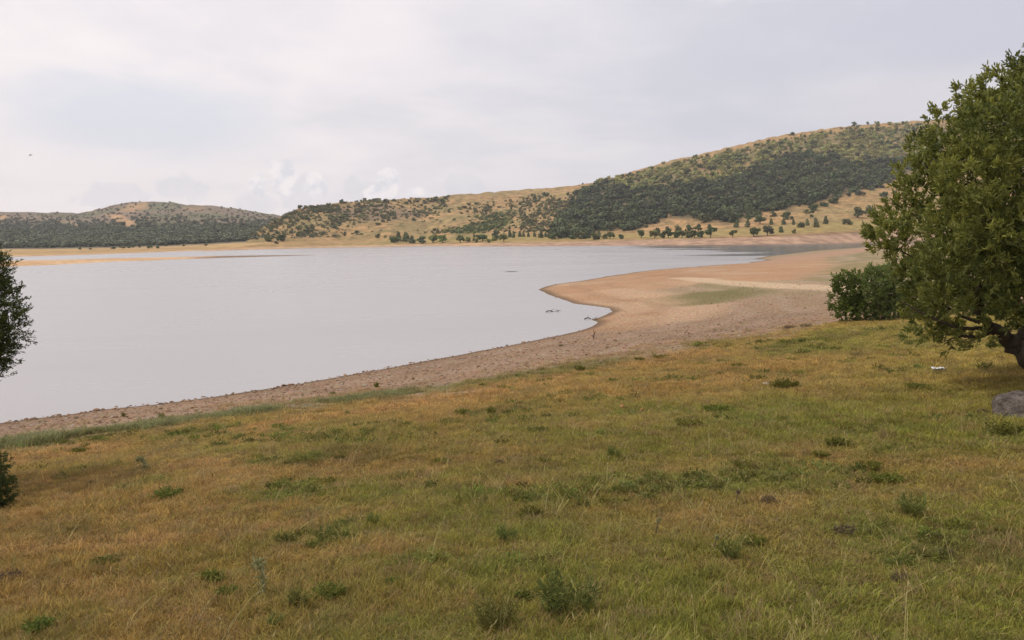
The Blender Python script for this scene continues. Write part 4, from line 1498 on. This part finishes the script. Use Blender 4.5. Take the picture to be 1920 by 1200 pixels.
WM = {'green': [weed_mesh('weed', 600 + i, 26, .34, .9, .11, .035, 5, .7, M_WEED) for i in range(3)],
      'grey': [weed_mesh('weed', 610 + i, 22, .62, .45, .12, .014, 9, .45, M_WGREY) for i in range(3)],
      'dead': [weed_mesh('weed', 620 + i, 18, .30, .9, .13, .012, 5, .8, M_DEAD) for i in range(2)],
      'low': [weed_mesh('weed', 630 + i, 34, .20, 1.6, .12, .04, 4, .7, M_WEED) for i in range(3)]}
CN = {'green': ('green_weed', 'bushy green weed clump'), 'grey': ('feathery_weed', 'feathery grey-green weed'), 'dead': ('withered_weed', 'dark withered weed'), 'low': ('low_weed', 'low spreading green weed patch')}
WEEDS = [  # px, base py, width px, kind, what sets it apart
    (1089, 697, 34, 'green', 'on the rusty grass near the beach, left of a smaller one'), (1114, 696, 22, 'green', 'on the rusty grass near the beach, right of a larger one'),
    (1199, 676, 26, 'low', 'at the upper meadow edge, just left of a longer one'), (1239, 672, 34, 'low', 'lying long at the upper meadow edge'),
    (1385, 689, 34, 'low', 'by itself on tan grass in the upper middle meadow'), (1466, 729, 70, 'green', 'beside the pale flat stone, widest on the upper meadow'),
    (1420, 713, 40, 'low', 'just left of the widest clump by the pale stone'), (1479, 617, 24, 'dead', 'on the stony edge left of the dark bush, left of a pair'),
    (1510, 614, 28, 'dead', 'on the stony edge left of the dark bush, right of a pair'), (1482, 676, 22, 'low', 'on tan grass above the pale stone'),
    (1502, 657, 12, 'dead', 'small and alone on tan grass above the pale stone'), (1180, 728, 16, 'green', 'small, left of the greener middle meadow'),
    (1151, 716, 24, 'low', 'on tan grass in the middle of the upper meadow'), (1052, 650, 12, 'green', 'small and dark on the open stony beach'),
    (1350, 704, 22, 'low', 'small, between tan patches on the upper meadow'), (866, 780, 44, 'green', 'wide, on rusty grass below the beach bend'),
    (922, 779, 24, 'green', 'narrow and upright, right of the wide rusty grass clump'), (903, 724, 16, 'green', 'at the beach edge above the rusty grass'),
    (1008, 812, 46, 'low', 'long, in the middle of the meadow'), (1570, 838, 60, 'green', 'bluish, in the right half of the meadow'),
    (1540, 858, 44, 'low', 'darker, just below the bluish right meadow clump'), (1635, 884, 64, 'green', 'grassy, on the green slope below the boulder level'),
    (1712, 968, 70, 'grey', 'in the lush grass at the lower right'), (1582, 1004, 60, 'dead', 'tangled, at the lower right among straw stalks'),
    (1684, 1092, 56, 'dead', 'close to the bottom right, in olive grass'), (1772, 1044, 44, 'dead', 'grey, in the lush grass far to the lower right'),
    (1876, 818, 90, 'green', 'spreading in front of the boulder'), (1842, 778, 36, 'dead', 'leaning on the left side of the boulder'),
    (1722, 730, 46, 'low', 'under the oak beside the white litter'), (610, 1124, 90, 'green', 'large, at the bottom left of the middle'),
    (560, 1142, 60, 'grey', 'low, touching the large bottom clump'), (585, 1030, 34, 'green', 'small and round, above the large bottom clump'),
    (932, 1180, 66, 'grey', 'tallest, at the bottom centre left of a wider one'), (1062, 1156, 90, 'grey', 'widest, at the bottom centre'),
    (985, 1128, 56, 'green', 'behind the two feathery weeds at the bottom centre'), (306, 936, 70, 'green', 'wide and dark, in the left meadow'), (335, 928, 30, 'green', 'bright, right end of the wide dark left clump'),
    (78, 880, 22, 'low', 'dark, right of the left edge bush and nearest another'), (42, 880, 20, 'low', 'dark, close to the left edge bush'),
    (170, 909, 20, 'dead', 'short, in rusty grass on the left'), (150, 849, 36, 'low', 'long and thin, below the left beach weeds'), (615, 908, 40, 'green', 'in the left middle of the meadow'),
    (1150, 860, 34, 'grey', 'pale bluish, in the middle of the meadow'), (640, 862, 30, 'low', 'on brown grass at left of the middle'), (830, 872, 50, 'low', 'long and dark, middle of the brown grass'),
    (935, 872, 26, 'dead', 'short, in the brown middle grass'), (400, 1092, 70, 'green', 'on the left of the lower meadow'), (430, 1118, 60, 'low', 'below the left lower meadow clump'), (735, 1100, 40, 'green', 'narrow, in the lower middle'),
    (880, 1030, 40, 'low', 'dark, beside a rust patch in the middle'), (990, 970, 64, 'green', 'dark, above the rust patch in the middle'), (950, 1018, 50, 'grey', 'small, right of the rust patch in the middle'),
    (1370, 1050, 60, 'grey', 'short, at the right of the bottom middle'), (1258, 1160, 36, 'green', 'small, at the bottom right of the widest feathery weed'), (70, 1190, 90, 'green', 'large, at the bottom left corner'), (20, 1090, 60, 'dead', 'at the left edge below the bush'),
    (1405, 1025, 70, 'green', 'dark, right of the middle in tall grass'), (1440, 945, 44, 'dead', 'in the middle right grass'), (520, 1180, 44, 'grey', 'near the bottom left of the middle'), (700, 985, 34, 'grey', 'pale, in the middle left grass'),
    (1660, 905, 70, 'low', 'wide and dark, under the lush slope on the right'), (200, 1060, 60, 'low', 'dull, in the lower left meadow'), (1020, 868, 30, 'low', 'dull, right of the middle brown grass'), (1290, 800, 60, 'low', 'flat and bright, in the greener middle meadow'),
    (1350, 775, 70, 'low', 'wide and flat, above the greener middle meadow'), (760, 800, 40, 'low', 'on rusty grass left of the wide clump'), (700, 798, 30, 'low', 'small, on rusty grass toward the left'), (232, 783, 12, 'green', 'upright and small on the left stony beach'),
    (302, 785, 16, 'green', 'upright on the left stony beach under a dark stone'), (706, 728, 16, 'green', 'upright at the beach edge beside the white stone'), (775, 713, 10, 'green', 'tiny, on the stony beach right of the white stone'), (622, 740, 14, 'green', 'small, at the beach edge left of the white stone')]
for j, (x, y, w, kd, lb) in enumerate(WEEDS):
    p = ground_hit(np.array([float(x)]), np.array([float(y)]))[0]
    o = bpy.data.objects.new(CN[kd][0], WM[kd][j % len(WM[kd])])
    COL.objects.link(o)
    o.location = p
    k = w * p[1] / F * 1.05
    if kd == 'grey':
        k = min(k * (1.7 if y > 1140 and x > 800 else 1.05), 1.0)
    o.scale = (k, k * .8, k * (1.5 if 'upright' in lb else .6 if kd != 'grey' else .8))
    o.rotation_euler = (0, 0, rng.uniform(-.5, .5))
    tag(o, '%s %s' % (CN[kd][1], lb), 'weed', 'weeds in the meadow')
    o.location.z += .03

# green ground cover patches no one could count
n = 22000
r_ = 3 + 40 * rng.uniform(0, 1, n) ** 1.15
a_ = np.radians(rng.uniform(-42, 42, n))
x, y = np.sin(a_) * r_, np.cos(a_) * r_
c, mm, md, gr = gcol(x, y)
pt = fbm(x / 1.7, y / 1.1, 52, 4)
ok = (rng.uniform(0, 1, n) < mm) & (rng.uniform(0, 1, n) < sstep(.58, .76, pt) * .75)
x, y = x[ok], y[ok]
n = len(x)
tn = np.array([.195, .205, .066]) * rng.uniform(.6, 1.5, (n, 1)) * rng.uniform(.88, 1.12, (n, 3))
M_COVER = foliage_mat('cover_leaves', (.6, .6, .55), (1.45, 1.4, 1.2), .3, tint=True, spec=.1)
CV = [weed_mesh('cover', 660 + i, 9, .26, 1.2, .16, .05, 3, .7, M_COVER) for i in range(3)]
sc_ = rng.uniform(.12, .30, n) * (.8 + np.hypot(x, y) / 45)
instancer('ground_cover', np.stack([x, y, terr(x, y) + .01], -1), np.stack([rng.normal(0, .1, n), rng.normal(0, .1, n), rng.uniform(0, 6.3, n)], -1), np.stack([sc_, sc_, sc_ * .9], -1),
          rng.integers(0, 3, n), tn, CV, 'small green leafy plants growing in patches through the dry grass', 'ground cover')

# thistle heads on thin dry stems
for (x, y, hp, lb) in ((1229, 1004, 30, 'thin dry stem with a pale round thistle head in the middle meadow'), (1379, 946, 24, 'thin dry stem with a dark thistle head in tall grass'), (1338, 1032, 26, 'bent grey thistle stalk beside a dark weed clump')):
    b0 = ground_hit(np.array([float(x)]), np.array([float(y)]))[0]
    S = b0[1] / F
    e_ = empty('thistle', b0)
    tag(e_, lb, 'plant')
    pth = smooth_path(np.array([(0, 0, 0), (.01, 0, hp * S * .5), (.03, .01, hp * S)]), 10)
    v, f = tube(pth, np.linspace(.006, .004, 10), 5)
    me = mesh_np('stem', v, f, True)
    set_f(me, 'var', rng.uniform(.1, .5, len(v)))
    link('stem', me, M_DEAD, e_)
    dd = rng.normal(size=(40, 3))
    dd /= np.linalg.norm(dd, axis=1)[:, None]
    h_ = leaf_obj('flower_head', [sprays(np.tile(pth[-1], (40, 1)), dd, 2, .028, .007, .2)], M_STALK if 'pale' in lb or 'grey' in lb else M_DEAD, e_)
# bird gliding over the lake
c0 = at_y(np.array([57.0]), np.array([291.0]), 90.0)[0]
prof = np.array([(-.30, .012), (-.24, .05), (-.1, .085), (.06, .08), (.18, .045), (.3, .05), (.40, .02)])
v, f = tube(np.stack([prof[:, 0], prof[:, 0] * 0, prof[:, 0] * .05], -1), prof[:, 1], 10)
parts = [(v, f)]
for sg in (-1, 1):
    w_ = np.array([[-.12, .04, .02], [.10, .04, .02], [.12, .32, .12], [-.16, .30, .12], [.06, .62, .10], [-.12, .60, .10]]) * np.array([1, sg, 1])
    top = np.concatenate([w_ + [0, 0, .012], w_ - [0, 0, .012]])
    q = np.array([[0, 1, 2, 3], [3, 2, 4, 5], [6, 9, 8, 7], [9, 11, 10, 8], [0, 3, 9, 6], [3, 5, 11, 9], [5, 4, 10, 11], [4, 2, 8, 10], [2, 1, 7, 8], [1, 0, 6, 7]])
    parts.append((top, q))
v, f = join_np(parts)
M_BIRD = stone_mat('bird_feathers', (.10, .10, .11), (.22, .22, .23), 9)
o = link('bird', mesh_np('bird', v, f, True), M_BIRD)
o.location = c0
o.rotation_euler = (.25, -.12, .25)
o.scale = (.5, .5, .5)
tag(o, 'small grey bird gliding in the sky above the left hill', 'bird')

# pale woolly stalks
for (pts, lb) in (([(494, 1118), (494, 1090), (491, 1064), (487, 1055), (481, 1056)], 'pale woolly stalk with a hooked tip in the lower left meadow'),
                  ([(275, 882), (270, 872), (267, 862), (262, 859), (259, 864)], 'pale green stalk curled over at its top in the left meadow')):
    b0 = ground_hit(np.array([float(pts[0][0])]), np.array([float(pts[0][1])]))[0]
    q = at_y(np.array([p[0] for p in pts], float), np.array([p[1] for p in pts], float), b0[1])
    q[0] = b0
    W3 = smooth_path(np.concatenate([q, np.array([[.012], [.012], [.013], [.012], [.006]])], 1), 20)
    e_ = empty('woolly_stalk', b0)
    tag(e_, lb, 'plant')
    v, f = tube(W3[:, :3] - b0, W3[:, 3], 8)
    me = mesh_np('stem', v, f, True)
    set_f(me, 'var', rng.uniform(.2, .8, len(v)))
    link('stem', me, M_STALK, e_)
    k = len(W3)
    Pt = np.repeat(W3[:, :3] - b0, 3, 0)
    leaf_obj('leaves', [sprays(Pt, rng.normal(0, .6, Pt.shape) + np.array([0, 0, .5]), 2, .06, .016, .5)], M_STALK, e_)
# dry stick standing on the beach
b0 = ground_hit(np.array([1113.0]), np.array([636.0]))[0]
parts = []
S = b0[1] / F
for pth in ([(0, 0, -.05), (.0, 0, .12), (.02, 0, .28), (.0, .02, .45)], [(.01, 0, .2), (.06, .01, .27), (.08, 0, .36)], [(0, 0, .1), (-.06, .01, .16), (-.08, 0, .2)]):
    parts.append(tube(smooth_path(np.array(pth, float), 10), np.linspace(.02, .008, 10), 6))
v, f = join_np(parts)
o = link('dry_stick', mesh_np('dry_stick', v, f, True), M_BARK)
o.location = b0
tag(o, 'thin dark forked stick standing upright on the stony beach', 'stick')
# driftwood in the shallows
for (pts, lb) in (([(1024, 584), (1034, 583), (1046, 582.5), (1051, 583)], 'dark broken branch floating off the sandy point'), ([(1096, 597.5), (1106, 596.5), (1115, 597.5), (1120, 599)], 'dark driftwood branch lying at the tip of the small mud spit')):
    q = at_z(np.array([p[0] for p in pts], float), np.array([p[1] for p in pts], float), .05)
    W3 = smooth_path(q, 16)
    W3[:, 2] = .03 + .05 * np.sin(np.linspace(0, 9, 16))
    c0 = W3.mean(0)
    parts = [tube(W3 - c0, np.linspace(.035, .015, 16), 7)]
    for i in (4, 8, 11):
        d = np.array([rng.normal(0, .3), rng.normal(0, .3), .25])
        parts.append(tube(np.array([W3[i] - c0, W3[i] - c0 + d * .3, W3[i] - c0 + d * .5 + np.array([.1, 0, .02])]), np.array([.018, .012, .006]), 6))
    v, f = join_np(parts)
    o = link('driftwood', mesh_np('driftwood', v, f, True), M_BARK)
    o.location = c0
    tag(o, lb, 'driftwood')
# scrap of white litter under the oak
p = ground_hit(np.array([1760.0]), np.array([699.0]))[0]
nx = 12
u, v = np.meshgrid(np.linspace(-.5, .5, nx), np.linspace(-.5, .5, nx))
hh = .18 * (fbm(u * 4 + 3, v * 4 + 7, 701, 3)) + .03
V = np.stack([u.ravel() * .25, v.ravel() * .16, hh.ravel() * .55 + .03], -1)
ii, jj = np.meshgrid(np.arange(nx - 1), np.arange(nx - 1), indexing='ij')
fF = np.stack([ii * nx + jj, (ii + 1) * nx + jj, (ii + 1) * nx + jj + 1, ii * nx + jj + 1], -1).reshape(-1, 4)
mat, T, out = new_mat('white_plastic')
principled(T, out, T.mix(T.noise(obj_pos(T), 20, 2), (.72, .74, .78), (.85, .85, .84)), .4, .4)
o = link('litter', mesh_np('litter', V, fF[:, ::-1], True), mat)
sm = o.modifiers.new('thickness', 'SOLIDIFY')
sm.thickness = .006
o.location = p
tag(o, 'crumpled scrap of white plastic lying in the grass under the oak', 'litter')


# ------------------------------------------------------------------ sky and sun
SUN_EL, SUN_AZ = math.radians(54), math.radians(-84)     # azimuth from +Y towards +X
sd = Vector((math.sin(SUN_AZ) * math.cos(SUN_EL), math.cos(SUN_AZ) * math.cos(SUN_EL), math.sin(SUN_EL)))
lamp = bpy.data.lights.new('sun', 'SUN')
lamp.energy = 2.2
lamp.angle = math.radians(7)
lamp.color = (1.0, .93, .84)
lo_ = bpy.data.objects.new('sun', lamp)
COL.objects.link(lo_)
lo_.rotation_euler = (-sd).to_track_quat('-Z', 'Y').to_euler()

w = bpy.data.worlds.new('World')
sc.world = w
w.use_nodes = True
w.node_tree.nodes.clear()
T = NT(w.node_tree)
wo = T.node('ShaderNodeOutputWorld')
sky = T.node('ShaderNodeTexSky', sky_type='NISHITA')
sky.sun_disc = False
sky.sun_elevation = SUN_EL
sky.sun_rotation = SUN_AZ
sky.air_density, sky.dust_density = 1.0, 2.0
bg1 = T.node('ShaderNodeBackground')
T.l.new(sky.outputs[0], bg1.inputs[0])
bg1.inputs[1].default_value = .09
gen = T.node('ShaderNodeTexCoord').outputs['Generated']
sp = T.node('ShaderNodeSeparateXYZ')
T.l.new(gen, sp.inputs[0])
dx, dy, dz = sp.outputs
el = T.m('MULTIPLY', T.m('ARCSINE', dz), 180 / pi)
az = T.m('MULTIPLY', T.m('ARCTAN2', dx, dy), 180 / pi)
inv = T.m('DIVIDE', 1.0, T.m('ADD', T.m('MAXIMUM', dz, 0.0), .16))
cp = T.vec(T.m('MULTIPLY', dx, inv), T.m('MULTIPLY', dy, inv), 0.0)
n1 = T.noise(cp, .75, 5, .52, .3)
n2 = T.noise(cp, 2.2, 5, .55, .2)
st = T.m('ADD', T.m('MULTIPLY', n1, .7), T.m('MULTIPLY', n2, .3))
left = T.ss(az, 34.0, -36.0)
# grey deck, paler and warmer towards the veiled sun on the left
deckA = T.mix(left, (.645, .645, .735), (.88, .85, .88))
deckB = T.mix(left, (.80, .785, .835), (1.10, 1.0, .985))
deck = T.mix(T.ss(T.m('ADD', st, T.m('MULTIPLY', T.m('SUBTRACT', left, .5), .12)), .36, .64), deckA, deckB)
# overhead the deck thins
deck = T.mix(T.ss(el, 18.0, 60.0), deck, (.86, .84, .86))
u_ = T.m('DIVIDE', T.m('ADD', az, 24.0), 10.0)
v_ = T.m('DIVIDE', T.m('SUBTRACT', T.m('ADD', el, T.m('MULTIPLY', n2, 3.0)), 9.3), 3.4)
pd = T.ss(T.m('SQRT', T.m('ADD', T.m('MULTIPLY', u_, u_), T.m('MULTIPLY', v_, v_))), 1.15, .35)
deck = T.mix(T.m('MULTIPLY', pd, .75), deck, (.735, .775, .865))
# pale band low over the hills
band = T.m('MULTIPLY', T.ss(el, 8.5, 2.0), T.rng(T.noise(cp, .9, 3), .3, .7, .4, 1.0))
deck = T.mix(T.m('MULTIPLY', band, .75), deck, T.mix(left, (.78, .74, .785), (.93, .865, .88)))
# cumulus heads standing in that band: (bearing, height, half-widths in degrees, tone)
cu = T.noise(gen, 21.0, 7, .62, .3)
cu3 = T.noise(gen, 48.0, 5, .6)
for heads, tone, amt in (([(-22.2, 3.6, 1.5, 1.1), (-26.0, 3.0, 2.6, 1.0), (-14.6, 3.2, 1.4, 1.3), (-10.0, 3.4, 2.2, 1.0), (-3.2, 3.6, 1.5, .9), (-17.5, 2.6, 1.6, .9)], (.73, .735, .80), .42),
                         ([(-15.7, 4.5, 1.2, 1.5), (-17.2, 3.7, .8, .9), (-13.4, 3.6, 1.0, .9), (-8.6, 3.9, 1.1, 1.2), (-6.7, 3.3, 1.2, .55), (-9.6, 3.2, .9, .8)], (1.06, .985, .985), .85)):
    fld = None
    for (a0, e0, ra, re) in heads:
        u_ = T.m('DIVIDE', T.m('SUBTRACT', az, a0), ra)
        v_ = T.m('DIVIDE', T.m('SUBTRACT', el, e0), re)
        d_ = T.m('SUBTRACT', 1.0, T.m('SQRT', T.m('ADD', T.m('MULTIPLY', u_, u_), T.m('MULTIPLY', v_, v_))))
        fld = d_ if fld is None else T.m('MAXIMUM', fld, d_)
    fld = T.m('ADD', fld, T.m('MULTIPLY', T.m('SUBTRACT', cu, .5), 2.6))
    cov = T.m('MULTIPLY', T.ss(fld, .02, .30), amt)
    body = T.mix(T.ss(cu3, .36, .6), (.80, .79, .845), tone)
    deck = T.mix(cov, deck, body)
# bright torn edge high up on the right
te = T.noise(T.scale_vec(gen, (1, 1, 2.6)), 11.0, 6, .6, .3)
tm = T.m('MULTIPLY', T.ss(el, 14.6, 16.2), T.m('MULTIPLY', T.ss(az, 3.0, 9.0), T.ss(az, 26.0, 21.0)))
deck = T.mix(T.m('MULTIPLY', tm, T.ss(te, .47, .62)), deck, (1.0, .965, .965))
rb = T.m('MULTIPLY', T.m('MULTIPLY', T.ss(el, 6.0, 8.0), T.ss(el, 10.8, 9.0)), T.ss(az, 14.0, 26.0))
deck = T.mix(T.m('MULTIPLY', rb, .6), deck, (.80, .76, .79))
bg2 = T.node('ShaderNodeBackground')
T.l.new(deck, bg2.inputs[0])
bg2.inputs[1].default_value = 1.04
mx = T.node('ShaderNodeMixShader')
mx.inputs[0].default_value = .93
T.l.new(bg1.outputs[0], mx.inputs[1])
T.l.new(bg2.outputs[0], mx.inputs[2])
T.l.new(mx.outputs[0], wo.inputs[0])

# ------------------------------------------------------------------ air: closed box round everything
hz = bpy.data.meshes.new('haze')
x0, x1, y0, y1, z0, z1 = -2600, 3200, -300, 2000, -6, 260
hz.from_pydata([(x, y, z) for x in (x0, x1) for y in (y0, y1) for z in (z0, z1)], [],
               [(0, 1, 3, 2), (4, 6, 7, 5), (0, 4, 5, 1), (2, 3, 7, 6), (0, 2, 6, 4), (1, 5, 7, 3)])
mat, T, out = new_mat('haze')
pv = T.node('ShaderNodeVolumePrincipled')
pv.inputs['Color'].default_value = (.93, .95, 1, 1)
pv.inputs['Density'].default_value = .00015
T.l.new(pv.outputs[0], out.inputs['Volume'])
USE_HAZE = True
if USE_HAZE:
    tag(link('haze', hz, mat), kind='stuff')

# ------------------------------------------------------------------ render settings
sc.view_settings.view_transform = 'Standard'
sc.view_settings.look = 'None'
sc.view_settings.exposure = 0
sc.view_settings.gamma = 1
sc.view_settings.use_curve_mapping = False
sc.cycles.max_bounces = 6
sc.cycles.diffuse_bounces = 2
sc.cycles.glossy_bounces = 2
sc.cycles.transmission_bounces = 3
sc.cycles.volume_bounces = 0
sc.cycles.use_denoising = True
